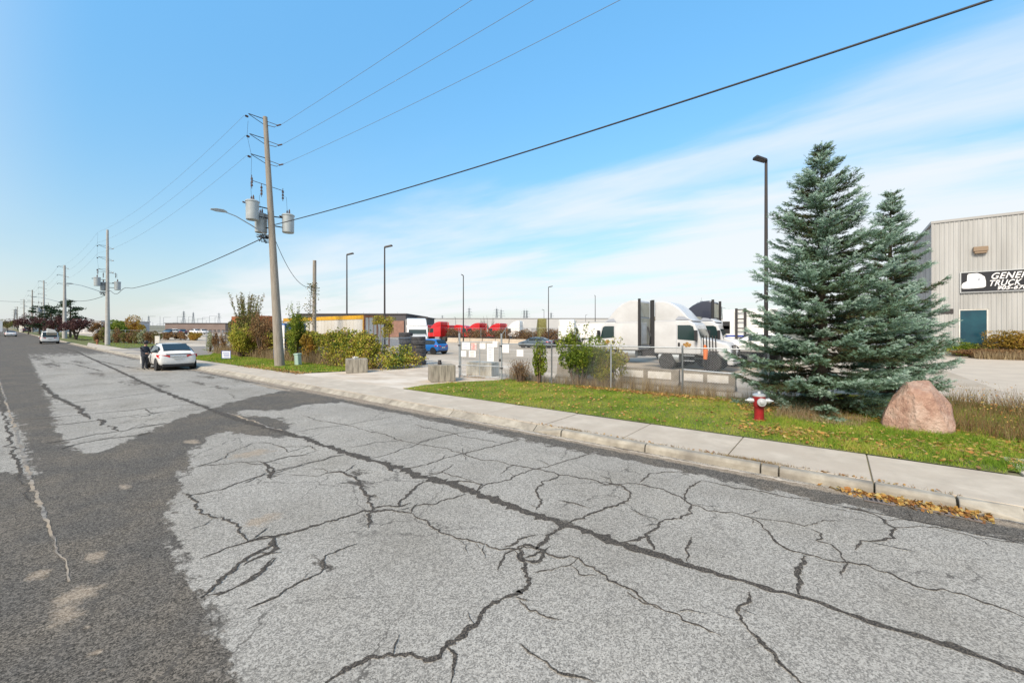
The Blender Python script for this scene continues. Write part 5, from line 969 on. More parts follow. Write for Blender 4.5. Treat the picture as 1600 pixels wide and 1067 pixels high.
    for sg in (-1, 1):
        zt = st[1][2]; q = MB(); q.add([(-.01+.0, sg*hw*.42, zt-.06*sz), (-.0, sg*hw*.42, zt-.19*sz), (.10, sg*hw*.97, zt-.20*sz), (.34, sg*hw*1.02, zt-.10*sz), (.34, sg*hw*1.02, zt-.02*sz), (.02, sg*hw*.84, zt-.02*sz)], [(0,1,2,3,4,5)])
        k = 6; V = [Vector(p) for p in q.v]; V2 = [p+Vector((.09, -sg*.04, 0)) for p in V]; q2 = MB().add(V+V2, [tuple(range(6)), tuple(range(6, 12))[::-1]]+[(i, (i+1) % 6, 6+(i+1) % 6, 6+i) for i in range(6)]); q2.build('tail_light', 'taillight', t)
        MB().box(L-.28, L-.06, sg*hw*.55-.12, sg*hw*.55+.12, st[-2][2]-.12, st[-2][2]).build('headlight', 'light', t, bev=.02)
        MB().lathe([(.0,-.07),(.07,-.05),(.08,.05),(.0,.07)], c=(L*.66, sg*(hw+.09), st[5][2]+.06), n=10, axis='y').build('mirror', body, t, smooth=True)
    MB().box(-.035, .0, -.22, .22, st[1][2]-.30*sz, st[1][2]-.17*sz).build('licence_plate', 'plate', t)
    return t
# white crossover with open door
cx, cy = -32.3, 7.38
ev = car('parked_car', 'white crossover parked at the kerb with its driver door open', cx, cy, R(178), 5.0, 2.0, 1.66, 'white', 'cross')
MB().box(-.03, .12, -.62, .62, 1.02, 1.045).build('spoiler', 'black', ev, bev=.01); MB().box(-.04, .0, -.42, .42, .865, .885).build('trim_strip', 'chrome', ev)
# black slab standing for the shaded opening of the driver's door (left side faces -y when heading -x : local +y)
op = MB().add([(2.75,.985,.32),(3.75,.985,.34),(3.85,.97,.95),(3.4,.86,1.22),(2.85,.78,1.5),(2.7,.93,1.02)], [(0,1,2,3,4,5)]); V = [Vector(p)+Vector((0,.035,0)) for p in op.v]; MB().add(V+[p-Vector((0,.06,0)) for p in V], [tuple(range(6)), tuple(range(6,12))[::-1]]+[(i,(i+1)%6,6+(i+1)%6,6+i) for i in range(6)]).build('opening_shade', 'black', ev)
dv = MB(); dv.prism([(0,.32),(1.0,.34),(1.05,.95),(0,1.0)], -.05, .05); dd_ = dv.build('door', 'white', ev, bev=.02, loc=(3.78, 1.02, 0)); dd_.rotation_euler = (0, 0, R(160)); q = MB(); q.tube([(0,0,1.0),(.25,0,1.28),(.9,0,1.5),(1.0,0,.95)], .02, 5); q.build('window_frame', 'black', dd_)
car('hatchback_car', 'bright blue hatchback parked in the yard behind the tyres', *at(693, 40.5), R(186), 3.95, 1.7, 1.50, 'bluep', 'hatch', z=GZ)
car('sedan_car', 'dark slate sedan parked in the yard left of the leafy shrub', *at(862, 54), R(190), 4.7, 1.8, 1.45, 'slate', 'sedan', z=GZ)
vx, vy = at(78, 66); vn = car('loaded_van', 'white van on the far road with its tailgate raised', vx, vy, R(178), 4.7, 2.1, 1.95, 'white', 'van')
lg = MB().add([(-.05,-.75,1.35),(-.05,.35,1.35),(.25,.35,2.35),(.25,-.55,1.95),(-.75,-.75,1.75),(-.75,.35,1.8),(-.6,.35,2.5),(-.6,-.55,2.2)], [(0,1,2,3),(4,5,6,7),(0,1,5,4),(1,2,6,5),(2,3,7,6),(3,0,4,7)]); lg.build('tailgate', 'offwhite', vn, bev=.03)
vx, vy = at(17, 104); car('sedan_car', 'white car driving away at the far left', vx, vy, R(180), 4.5, 2.0, 1.45, 'white', 'sedan')
# far parked cars in the yard left of the pole
for px, d, m, lab in ((258, 115, 'white', 'tiny white car left in the far lot behind the hedge'), (272, 118, 'slate', 'tiny grey car in the far lot, second from the left'), (287, 112, 'navy', 'tiny dark blue car in the middle of the far lot'), (300, 120, 'white', 'tiny white car right in the far lot'), (313, 118, 'farwhite', 'tiny pale car at the right end of the far lot'), (42, 130, 'navy', 'tiny dark car far down the road before the plum trees')):
    x, y = at(px, d); car('parked_car', lab, x, y, R(random.uniform(0, 360)), 4.6, 1.8, 1.5, m, 'sedan', z=GZ+.5, group='cars in the far lot')
def truck(label, x, y, rz, col_='white', roof=4.05, sleeper=1.1, chassis=4.5, z=GZ, group='tractor units in the yard', simple=False, fair=None, cabw=2.4, hood=1.75, s=1., extender=True):
    """x forward, origin under the back of the cab; near side is -y or +y alike"""
    e = elev(x); t = thing('tractor_truck', label, 'truck', (x, y, z+e), rz, group, s); w_ = cabw/2; L1 = sleeper+1.25; fair = fair or col_
    sh = 2.95
    MB().prism([(0, .95), (L1+.30, .95), (L1+.30, 1.75), (L1-.02, sh-.25), (L1-.35, sh), (0, sh)], -w_, w_).build('cab', col_, t, bev=.10, seg=3, smooth=True)
    pk = .25; f_ = [(0, sh-.04), (L1-.12, sh-.06)]+[(pk+(L1-.42-pk)*q_, sh+.12+(roof-sh-.12)*(1-q_**2.3)) for q_ in (.99, .95, .88, .78, .66, .52, .36, .18, 0.)]+[(0, roof-.05)]
    MB().prism(f_, -w_*.93, w_*.93).build('roof_fairing', fair, t, bev=.14, seg=3, smooth=True)
    MB().prism([(L1+.02, .9), (L1+hood, .75), (L1+hood+.05, 1.35), (L1+hood-.15, 1.62), (L1+.2, 1.92), (L1+.02, 1.9)], -w_*.80, w_*.80).build('hood', col_, t, bev=.10, seg=3, smooth=True)
    for sg in (-1, 1):
        MB().prism([(L1+.35, .95), (L1+.45, 1.25), (L1+.75, 1.38), (L1+1.15, 1.3), (L1+hood, 1.12), (L1+hood, .72), (L1+hood-.2, .72), (L1+1.28, .95), (L1+1.1, 1.12), (L1+.8, 1.16), (L1+.55, 1.02)], sg*w_*.78, sg*w_*1.0).build('fender', col_, t, bev=.03)
        wd = MB().prism([(L1-1.0, 1.82), (L1+.08, 1.74), (L1-.13, sh-.38), (L1-.30, sh-.3), (L1-1.0, sh-.3)], sg*(w_+.003), sg*(w_+.018)); wd.build('door_window', 'teal', t)
        sm = MB(); sm.box(L1-1.08, L1-1.06, min(sg*w_, sg*(w_+.008)), max(sg*w_, sg*(w_+.008)), 1.0, sh-.25).box(L1+.02, L1+.04, min(sg*w_, sg*(w_+.008)), max(sg*w_, sg*(w_+.008)), 1.0, 1.75); sm.build('door_seam', 'signgrey', t)
        if not simple:
            ya_, yb_ = sorted((sg*(w_*.97+.003), sg*(w_*.97+.02))); MB().prism([(L1-1.15, sh+.02), (L1-.30, sh+.02), (L1-.62, sh+.20), (L1-.95, sh+.24)], ya_, yb_).build('fairing_shade', 'signgrey', t)  # raised grey piece imitates the shade of the fairing inset
            ya_, yb_ = sorted((sg*w_, sg*(w_+.006))); MB().box(.05, L1-1.08, ya_, yb_, sh-.06, sh-.045).box(.05, L1+.3, ya_, yb_, 1.28, 1.295).build('panel_seam', 'signgrey', t)
            for zs_ in (.55, .85): MB().box(L1-.7, L1-.05, *sorted((sg*(w_-.03), sg*(w_+.05))), zs_, zs_+.05).build('step', 'galv', t)
            MB().box(L1-.98, L1-.86, min(sg*(w_+.01), sg*(w_+.04)), max(sg*(w_+.01), sg*(w_+.04)), 1.4, 1.62).build('door_handle', 'black', t, bev=.02)
            q = MB(); q.box(L1+.02, L1+.16, sg*(w_+.28)-.13, sg*(w_+.28)+.13, 1.75, 2.35); q.tube([(L1+.05, sg*w_*.96, 1.72), (L1+.09, sg*(w_+.25), 1.7)], .03, 5); q.build('mirror', 'black', t, bev=.03)
            q = MB()
            for k_, (lx_, lz_) in enumerate(((.0,.0),(.16,.05),(.32,-.01),(.12,-.07),(.28,-.08))): q.lathe([(.0,-.004),(.10 if k_ % 2 else .075,0),(.0,.004)], c=(L1-.62+lx_, sg*(w_+.011), 1.52+lz_), n=8, axis='y')
            q.build('door_emblem', 'emblem', t)
        MB().cyl((.25, sg*(w_-.33), .72), (1.45, sg*(w_-.33), .72), .30, n=16).build('fuel_tank', 'galv', t, smooth=True)
        wheel(t, L1+.85, sg*(w_-.17), .50, .30, sg, 'truck')
        for wx in ([-chassis+.75, -chassis+2.05] if chassis > 2 else [.75]): wheel(t, wx, sg*(w_-.32), .50, .58, sg, 'truck')
        if extender: MB().box(-.17, .02, sg*w_*.99-.025, sg*w_*.99+.025, 1.15, roof+(-.12 if simple else .06)).build('side_extender', 'black' if not simple else fair, t, bev=.01)
        MB().box(L1+hood-.12, L1+hood+.06, sg*w_*.76-.2, sg*w_*.76+.2, 1.0, 1.28).build('headlight', 'light', t, bev=.04)
    MB().add([(L1+.31,-w_*.86,1.80),(L1+.31,w_*.86,1.80),(L1-.02,w_*.82,sh-.28),(L1-.02,-w_*.82,sh-.28),(L1+.27,-w_*.86,1.80),(L1+.27,w_*.86,1.80),(L1-.06,w_*.82,sh-.28),(L1-.06,-w_*.82,sh-.28)], [(0,1,2,3),(4,5,6,7),(0,1,5,4),(2,3,7,6),(1,2,6,5),(0,3,7,4)]).build('windshield', 'teal', t)
    g_ = MB().box(L1+hood, L1+hood+.06, -.5, .5, .82, 1.5).build('grille', 'black', t)
    if not simple:
        for k in range(7): MB().box(L1+hood+.06, L1+hood+.08, -.48, .48, .88+k*.085, .90+k*.085).build('grille_bar', 'chrome', g_)
        b_ = MB(); b_.box(-.012, -.002, -w_*.95, w_*.95, 1.3, 3.2); b_.build('rear_panel', 'cream', t); MB().box(-.025, -.004, -w_*.82, w_*.82, 3.3, roof-.2).build('rear_panel', 'cream', t); MB().box(-.05, -.013, -.35, .75, 1.35, 2.9).build('rear_hatch', 'offwhite', t, bev=.02); q = MB(); [q.tube([(-.06, y_, 2.6), (-.3, y_+.05, 1.9), (-.25, y_+.1, 1.3), (-.7, y_, 1.1)], .025, 5) for y_ in (-.5, -.38, -.62)]; q.build('air_hose', 'black', t)
    MB().box(L1+hood-.1, L1+hood+.22, -w_, w_, .42, .80).build('bumper', col_, t, bev=.08, seg=2)
    MB().box(-chassis, L1+hood-.2, -.43, -.33, .72, .98).box(-chassis, L1+hood-.2, .33, .43, .72, .98).box(-chassis, -chassis+.1, -.43, .43, .72, .98).build('chassis', 'darkmetal', t)
    if chassis > 2: MB().lathe([(.0, 1.0), (.48, 1.03), (.48, 1.1), (0, 1.14)], c=(-chassis+1.4, 0, 0), n=16).build('fifth_wheel', 'darkmetal', t)
    return t
MT['cream'] = mat('cream_panel', (.55,.52,.42), .6, c2=(.42,.38,.28), scale=2.5)
MT['emblem'] = mat('door_emblem_print', (.50,.27,.05), .6, c2=(.10,.06,.04), scale=14)
MT['pearl'] = mat('pearl_white_paint', (.56,.57,.58), .35, coat=.3, c2=(.48,.485,.49), scale=1)
truck('front white tractor facing right with dark side extenders, behind the fence', -8.82, 26.5, 0, 'pearl', 4.15, 1.15, 1.1, hood=1.75)
truck('white tractor facing left just behind the front one', -10.9, 29.3, R(180), 'pearl', 4.5, 1.55, 5.)
truck('black tractor with a white roof edge facing left, right of the white tractors', onY(1112, 33), 34.2, R(180), 'navy', 4.55, 1.6, 4.5, fair='navy')
truck('partly hidden white tractor nosing out right behind the front one', onY(1098, 29.6)-.6, 30.8, 0, 'pearl', 3.05, .3, 1.2, extender=False)
q = MB(); Y = 34.2; a = onY(1112, 33)
# guard rack of dark slats leaning before the hood
xr_, yr_ = at(1110, 23.2); t = thing('steel_rack', 'dark slatted steel rack leaning in front of the white hood', 'rack', (xr_, yr_, GZ+.0), R(15))
for k in range(5): q = MB(); q.tube([(-.30+k*.155, 0, .1), (-.36+k*.155, .12, 2.05)], .03, 5); q.build('slat', 'darkmetal', t)
MB().tube([(-.4,.05,1.2),(.42,.05,1.15)], .03, 5).build('cross_bar', 'darkmetal', t)
xr_, yr_ = at(1102, 22.8); tt = MB().tube([(0,0,.9),(0,.0,1.35),(-.03,0,1.75)], [.13,.10,.04], 8).build('safety_flag', 'safety', smooth=True) if 'safety' in MT else None
MT['safety'] = mat('orange_fabric', (.62,.16,.04), .8); tt = MB().tube([(0,0,.75),(.02,.0,1.25),(-.03,0,1.55)], [.10,.13,.04], 7).build('safety_flag', 'safety', smooth=True); tt.location = (xr_, yr_, GZ); tag(tt, 'orange flag bundle hanging on the steel rack', 'flag')
# white motorhome body with blue stripe and ladder
Y = 31.; xa, xb = onY(1129, Y), onY(1215, Y); t = thing('motorhome', 'white box body with blue stripe and black ladder frame behind the spruce', 'trailer', (xa, Y, GZ)); L = xb-xa; zt = zz(484, dep(xa, Y))-GZ
MB().box(0, L, 0, 2.4, .9, zt).build('body', 'white', t, bev=.08, seg=2); MB().box(.1, L-.1, -.012, -.003, 1.92, 2.02).build('stripe', 'stripe', t)
for zz0 in (2.45, zt-1.0): MB().box(.02, .45, -.02, -.003, zz0-.32*(zz0 < 3), zz0+.2).build('window', 'black', t)
ld = MB(); lx = onY(1150, Y)-xa; lw = onY(1162, Y)-onY(1150, Y)+.15
for q_ in (0, 1): MB().box(lx+q_*(lw-.09), lx+q_*(lw-.09)+.14, -.35, -.22, 1.1, zt+.05).build('ladder_rail', 'darkmetal', t)
for k in range(5): MB().box(lx+.12, lx+lw, -.31, -.26, 1.25+k*(zt-1.3)/4-.03, 1.25+k*(zt-1.3)/4+.04).build('ladder_rung', 'darkmetal', t)
for wx in (1.2, L-1.): wheel(t, wx, .15, .45, .3, -1, 'truck')
car('parked_car', 'white car with red lights half hidden by the spruce', onY(1192, 29)+2., 29.5, R(180), 4.4, 1.8, 1.45, 'white', 'sedan', z=GZ+.75)
# trailers
def trailer(label, xa, xb, Y, zb, zt, m, trim, depth=2.5, name='box_trailer', wheels=True, ribs=True, rz=0):
    L = xb-xa; e = elev(xa); t = thing(name, label, 'trailer', (xa, Y, GZ+e), rz, None)
    MB().box(0, L, .02, depth, zb, zt).build('body', m, t, bev=.02)
    MB().box(-.02, L+.02, -.02, .04, zt-(.30 if trim == 'yellow' else .14), zt+.02).box(-.02, .10, -.021, .05, zb, zt-.14).box(L-.10, L+.02, -.021, .05, zb, zt-.14).box(-.02, L+.02, -.02, .04, zb-.12, zb).build('trim_rail', trim, t)
    if ribs:
        for k in range(int(L/.62)): MB().box(.5+k*.62, .53+k*.62, .003, .019, zb+.02, zt-.16).build('side_rib', m, t)
    if wheels:
        for wx in (1.2, 2.4): wheel(t, wx, .3, .5, .3, -1, 'truck')
        MB().box(L-1.8, L-1.6, .2, .35, 0, zb).box(.6, L-.6, .7, .8, zb-.25, zb-.1).build('landing_gear', 'darkmetal', t)
    return t
MT['dirtywhite'] = mat('grimy_white_panel', (.60,.59,.56), .6, c2=(.50,.46,.38), scale=1.2, detail=8, c3=(.66,.655,.64), s3=.6, stretch=(1,1,.6))
Y = 19.4; d_ = dep(onY(520, Y), Y); wt = trailer('long grimy white trailer with yellow top rail behind the vines', onY(443, Y), onY(568, Y), Y, 1.0, zz(495, d_)-GZ, 'dirtywhite', 'yellow')
L_ = onY(568, Y)-onY(443, Y); zt_ = zz(495, d_)-GZ; rd_ = MB().box(L_+.021, L_+.06, .12, 2.38, 1.0, zt_-.15).build('rear_door', 'dirtywhite', wt)
for ya, yb, za, zb_ in ((-.02, .12, .85, zt_), (2.38, 2.52, .85, zt_), (1.2, 1.3, 1., zt_-.15), (.12, 2.38, zt_-.15, zt_+.01), (.12, 2.38, .85, 1.0)): MB().box(L_+.022, L_+.10, ya, yb, za, zb_).build('door_post', 'rust', wt)
for yy in (.45, .9, 1.6, 2.05): MB().cyl((L_+.09, yy, 1.02), (L_+.09, yy, zt_-.17), .02, n=6).build('lock_rod', 'rust', wt)
Y = 19.2; d_ = dep(onY(374, Y), Y); trailer('orange brown container behind the tall shrubs', onY(362, Y), onY(388, Y)+1.2, Y, .8, zz(495, d_)-GZ, 'orange', 'rust', name='shipping_container', wheels=False)
x, y = at(436, 33); t = thing('site_cabin', 'narrow blue and white cabin end right behind the leaning pole', 'cabin', (x, y, GZ), R(20)); MB().box(-.6,.55,0,2.2,.1,2.9).build('body', 'bluepanel', t, bev=.02); MB().box(.12,.56,-.02,.03,.2,2.75).build('door', 'signwhite', t, bev=.01); MB().box(-.05,.1,-.012,-.002,.4,2.5).build('trim_strip', 'inkblue', t)
P = np.concatenate([blobpts(1500, (.3, 0, 3.1), (1.5, .4, .42), 14, 77), blobpts(1300, (.9, .2, 2.3), (.8, .4, 1.2), 12, 78)]); tv = thing('climbing_vine', 'vines trailing over the rusty container end', 'vine', (onY(590, 18.8), 18.9, GZ)); V, F_ = leaves(P, .11); tag(npmesh('foliage', V, F_, 'lf_yellow', tv, np.clip(.6+.3*rng.normal(size=len(P)), 0, 1)), kind='stuff'); MB().tube([(0,0,0),(.2,-.1,2),(-.3,0,3.4)], .02, 4).build('vine_stem', 'twig', tv)
# mid-distance trucks
def far_truck(px, d, pyt, label, col_, rz, chassis=4., sleeper=1.6, fair=None, simple=True, cabw=2.4):
    x, y = at(px, d); zt = zz(pyt, d)-GZ-elev(x); return truck(label, x, y, rz, col_, max(3.1, zt), sleeper, chassis, simple=simple, fair=fair, cabw=cabw)
far_truck(650, 51, 497.5, 'big white tractor facing right behind the tyre stacks', 'white', R(-35), chassis=1.2, sleeper=1.4)
far_truck(672, 100, 508, 'low red tractor, only partly showing right of the big white one', 'red', R(185), 3)
far_truck(694, 84, 502.5, 'red tractor with black back wall, leftmost of the tall red ones', 'red', R(185), 3)
far_truck(706, 92, 508, 'lower red tractor behind the leftmost tall red one', 'red', R(190), 3); far_truck(716, 86, 507.5, 'low red tractor just left of the gate light pole', 'red', R(10), 3)
far_truck(754, 84, 504.5, 'red tractor alone in the middle, above the gate notices', 'red', R(185), 3); far_truck(786, 84, 505, 'red tractor at the right end of the red ones', 'red', R(183), 3)
far_truck(814, 88, 501.5, 'small white tractor far back, right of the red ones', 'white', R(195), 3)
far_truck(847, 70, 497.5, 'olive tractor seen from behind beside the small lamp post', 'olive', R(130), 3, simple=True, cabw=1.5)
far_truck(885, 60, 499, 'white day cab truck seen from behind, left of the box trailer', 'white', R(100), 4, sleeper=.4)
Y = 62; d_ = dep(onY(920, Y), Y); trailer('plain white box trailer in the middle distance, left of the white tractors', onY(888, Y), onY(951, Y), Y, 1.1, zz(503, d_)-GZ, 'white', 'silver')
x, y = at(4, 112); trailer('white box truck at the extreme left edge of the road', x-4, x, y-2.5, .9, 3.8, 'white', 'silver', wheels=True, name='box_truck')
# jersey barriers across the yard
Y = 55.; x = onY(700, Y); t0 = None; k = 0
while x < onY(885, Y):
    if t0 is None:
        pr = [(-.3,0),(-.28,.15),(-.12,.3),(-.09,.85),(.09,.85),(.12,.3),(.28,.15),(.3,0)]; n = 8; q = MB().add([(0,y_,z_) for y_,z_ in pr]+[(2.9,y_,z_) for y_,z_ in pr], [tuple(range(n)), tuple(range(n,2*n))[::-1]]+[(i,n+i,n+(i+1)%n,(i+1)%n) for i in range(n)]); t0 = q.build('concrete_barrier', 'conc'); o = t0
    else: o = t0.copy(); col.objects.link(o)
    o.location = (x, Y+random.uniform(-.1,.1), GZ+elev(x)); k += 1; tag(o, ('first','second','third','fourth','fifth','sixth','seventh','eighth','ninth','tenth','eleventh')[k-1]+' pale concrete barrier from the left across the back of the yard', 'barrier', 'row of pale barriers at the back of the yard'); x += 3.05
# person beside the car
def person(label, x, y, rz):
    t = thing('person', label, 'person', (x, y, 0), rz)
    J = {}; E_ = []
    def j(n_, p, r_, par=None):
        J[n_] = (len(J), p, r_); 
        if par: E_.append((J[par][0], J[n_][0]))
    j('pelvis', (0,0,.95), (.17,.13)); j('waist', (.01,0,1.08), (.16,.12), 'pelvis'); j('chest', (.03,0,1.28), (.20,.145), 'waist'); j('shoulder', (.03,0,1.42), (.17,.11), 'chest'); j('neck', (.055,0,1.50), (.06,.06), 'shoulder'); j('jaw', (.09,0,1.56), (.075,.075), 'neck'); j('head', (.10,0,1.66), (.098,.085), 'jaw'); j('crown', (.10,0,1.72), (.07,.065), 'head')
    for s_, n_ in ((1, 'l'), (-1, 'r')):
        j(n_+'hip', (0,s_*.10,.88), (.11,.11), 'pelvis'); j(n_+'knee', (.02,s_*.11,.50), (.075,.075), n_+'hip'); j(n_+'ankle', (-.01,s_*.12,.10), (.05,.05), n_+'knee'); j(n_+'heel', (-.03,s_*.12,.05), (.045,.045), n_+'ankle'); j(n_+'toe', (.17,s_*.14,.035), (.045,.03), n_+'ankle')
        j(n_+'sh', (.03,s_*.20,1.40), (.075,.075), 'shoulder'); j(n_+'elbow', (.04,s_*.27,1.13), (.055,.055), n_+'sh'); j(n_+'wrist', (.26,s_*.20,1.03), (.036,.032), n_+'elbow'); j(n_+'palm', (.33,s_*.18,1.03), (.038,.02), n_+'wrist')
        for k, dy in enumerate((-.028,-.01,.01,.028)): 
            L_ = (.066,.078,.072,.055)[k]; j(f'{n_}f{k}a', (.365,s_*.18+dy,1.032), (.010,.010), n_+'palm'); j(f'{n_}f{k}b', (.365+L_*.6,s_*.18+dy*1.1,1.028), (.009,.009), f'{n_}f{k}a'); j(f'{n_}f{k}c', (.365+L_*.9,s_*.18+dy*1.1,1.005), (.008,.008), f'{n_}f{k}b')
        j(n_+'tha', (.315,s_*.14,1.04), (.011,.011), n_+'palm'); j(n_+'thb', (.35,s_*.118,1.04), (.010,.010), n_+'tha')
    me = bpy.data.meshes.new('body'); me.from_pydata([v_[1] for v_ in J.values()], E_, []); o = link('body', me); o.modifiers.new('skin', 'SKIN'); sv = me.skin_vertices[0].data
    for k, v_ in enumerate(J.values()): sv[k].radius = v_[2]
    sv[0].use_root = True; o.modifiers.new('sub', 'SUBSURF').levels = 1; bpy.context.view_layer.update(); m2 = bpy.data.meshes.new_from_object(o.evaluated_get(bpy.context.evaluated_depsgraph_get())); bpy.data.objects.remove(o)
    for m_ in ('jacket', 'trousers', 'skin', 'black'): m2.materials.append(MT[m_])
    for p in m2.polygons:
        c_ = p.center; p.use_smooth = True; p.material_index = 2 if (c_.z > 1.50 or (c_.x > .27 and c_.z > .9)) else 0 if c_.z > .86 else 1 if c_.z > .10 else 3
    link('body', m2, t)
    MB().lathe([(.19,.84),(.205,.95),(.19,1.05)], n=16).build('jacket_hem', 'jacket', t, smooth=True); bpy.data.objects[-1] if False else None
    h_ = MB(); h_.lathe([(.155,1.70),(.16,1.715),(.108,1.73),(.105,1.78),(.085,1.83),(.03,1.845)], c=(.095,0,0), n=18); h_.build('hat', 'black', t, smooth=True)
    MB().lathe([(.103,1.62),(.106,1.70),(.1,1.73)], c=(.085,0,0), n=14).build('hair', 'black', t, smooth=True)
    f_ = MB(); f_.add([(.185,-.016,1.60),(.185,.016,1.60),(.215,0,1.595),(.188,0,1.645)], [(0,1,2),(0,2,3),(1,3,2),(0,3,1)]); f_.build('nose', 'skin', t)
    for s_ in (-1, 1): MB().lathe([(.0,-.008),(.011,0),(0,.008)], c=(.192,s_*.035,1.655), n=8, axis='x').build('eye', 'black', t); MB().lathe([(.0,-.01),(.03,0),(0,.01)], c=(.09,s_*.093,1.64), n=10, axis='y').build('ear', 'skin', t, smooth=True)
    return t
pxx, pyy = at(226, 26.3); person('person in dark jacket, trousers and hat standing at the open car door', pxx, pyy, R(35))
# ================================================================ FAR DISTANCE
def far_building(name, label, px0, px1, d, pyt, m, roofm=None, depth=25, win=None, pyb=None):
    x0, y0 = at(px0, d); x1, y1 = at(px1, d); e = elev((x0+x1)/2); a = math.atan2(y1-y0, x1-x0); L = math.hypot(x1-x0, y1-y0); h = zz(pyt, d)-GZ-e
    t = thing(name, label, 'building', (x0, y0, GZ+e), a); MB().box(0, L, 0, depth, -1, h).build('wall', m, t)
    MB().box(-.3, L+.3, -.3, depth+.3, h, h+max(.25, h*.05)).build('roof', roofm or 'fargrey', t)
    if win:
        n, z0, z1, wm = win; w_ = L/n
        for k in range(n): MB().box(k*w_+w_*.2, k*w_+w_*.8, -.08, .02, h*z0, h*z1).build('window', wm, t)
    return t, L, h
far_building('warehouse', 'very long pale warehouse along the horizon behind the trucks', 640, 1175, 330, 498, 'farwhite', 'fargrey', 60, (40, .08, .3, 'fargrey'))
t, L, h = far_building('warehouse', 'dark clad building with brick end behind the white trailer', 462, 634, 120, 491.5, 'fardark', 'fardark', 30, (12, .5, .68, 'darkmetal'))
MB().box(L*.78, L*.985, -.3, .05, 0, h*.72).build('brick_end', 'brick', t); MB().box(L*.3, L*.42, -.1, .02, 0, h*.4).build('loading_door', 'fargrey', t)
far_building('office_block', 'small dark block with a pale logo panel right of the brick end', 654, 667, 125, 497, 'fardark', 'fardark', 12, (1, .45, .62, 'farwhite'))
far_building('warehouse', 'low brown building behind the far lot of parked cars', 258, 352, 170, 505.5, 'farbrown', 'fardark', 30, (14, .1, .35, 'fardark'))
far_building('warehouse', 'low white building left of the golden hedge', 112, 158, 150, 502, 'farwhite', 'fargrey', 20, (5, .1, .35, 'fargrey'))
far_building('warehouse', 'distant pale shed behind the pale red fence', 395, 470, 260, 502, 'fargrey', 'fargrey', 20, (6, .1, .4, 'fardark'))
far_building('warehouse', 'far low pale building between the plum trees and the road', 30, 52, 170, 507, 'offwhite', 'fargrey', 15, (3, .1, .4, 'fargrey'))
# steel pylons
def pylon():
    t = thing('lattice_pylon', 'x', 'pylon', (0, 0, 0), 0, 'steel lattice pylons on the horizon'); q = MB(); H_ = 40.; w0, w1 = 4., .9
    def c4(z): w_ = w0+(w1-w0)*min(1, z/28); return [(sx*w_, sy*w_, z) for sx, sy in ((-1,-1),(1,-1),(1,1),(-1,1))]
    lv = [0, 7, 13, 18, 22, 26, 30, 34, 38]
    for a, b_ in zip(lv[:-1], lv[1:]):
        A, B_ = c4(a), c4(b_)
        for k in range(4): q.cyl(A[k], B_[k], .26, n=4); q.cyl(A[k], B_[(k+1) % 4], .15, n=3); q.cyl(A[(k+1) % 4], B_[k], .15, n=3)
    q.build('tower', 'pylon', t); r_ = MB()
    for z, w_ in ((26, 8), (31, 7), (36, 5.5)):
        for s_ in (-1, 1): r_.cyl((0, 0, z+1.2), (s_*w_, 0, z), .16, n=3); r_.cyl((0, 0, z-.6), (s_*w_, 0, z), .16, n=3); r_.cyl((s_*w_, 0, z), (s_*w_, 0, z-2.2), .12, n=3)
    r_.cyl((0, 0, 38), (0, 0, 42), .2, n=3); r_.build('cross_arm', 'pylon', t); return t
py_ = None
for k, (px, d, pyt, rz) in enumerate(((733, 640, 478, 0), (776, 620, 479, .2), (783, 660, 481, .5), (819, 700, 482, .3), (823, 720, 482, .1), (861, 760, 486, 0), (1096, 480, 465, .6), (1113, 560, 473, .2), (1127, 600, 475, .4), (1139, 700, 482, .2), (691, 800, 491, .3), (568, 820, 487, .4), (577, 860, 488, .1), (621, 800, 487, .3), (287, 640, 484, .4), (302, 620, 486, .1), (342, 700, 487, .5), (232, 760, 492, .2), (24.5, 420, 480, .3), (374, 760, 490, .2))):
    lab = f'distant lattice pylon on the horizon, '+('tallest left of the red trucks gap','left of a close pair right of the gate pole','right of a close pair right of the gate pole','left of the twin pair above small white tractor','right of the twin pair above small white tractor','beside the light pole of the box truck','big one above the black tractor','middle one above the black tractor','right one above the black tractor','small one over the motorhome','faint one over the red trucks','left of the pair over the white trailer','right of the pair over the white trailer','faint one left of the big white tractor','left one over the brown building','right one over the brown building','one between brown building and orange trailer','faint one over the golden hedge','standing at the end of the road','faint one over the tall pale shrub')[k]
    x, y = at(px, d); e = elev(x); s = (zz(pyt, d)-e)/42
    if py_ is None: py_ = pylon(); o = py_; o.location = (x, y, e); o.scale = (s,)*3; o.rotation_euler = (0, 0, rz); o['label'] = lab
    else: copy_tree(py_, (x, y, e), rz, lab, None, s)
q = MB(); rr = random.Random(5)
for px in range(215, 350, 6):
    x, y = at(px+rr.uniform(-2, 2), 420); h = rr.uniform(4, 13)+elev(x); q.cyl((x, y, 0), (x, y, h), .16, n=3)
    if rr.random() < .5: x2, y2 = at(px+10, 420); q.cyl((x, y, h), (x2, y2, h), .14, n=3)
tag(q.build('substation_steelwork', 'pylon'), 'thicket of thin substation masts on the left horizon', 'substation', kind='stuff')
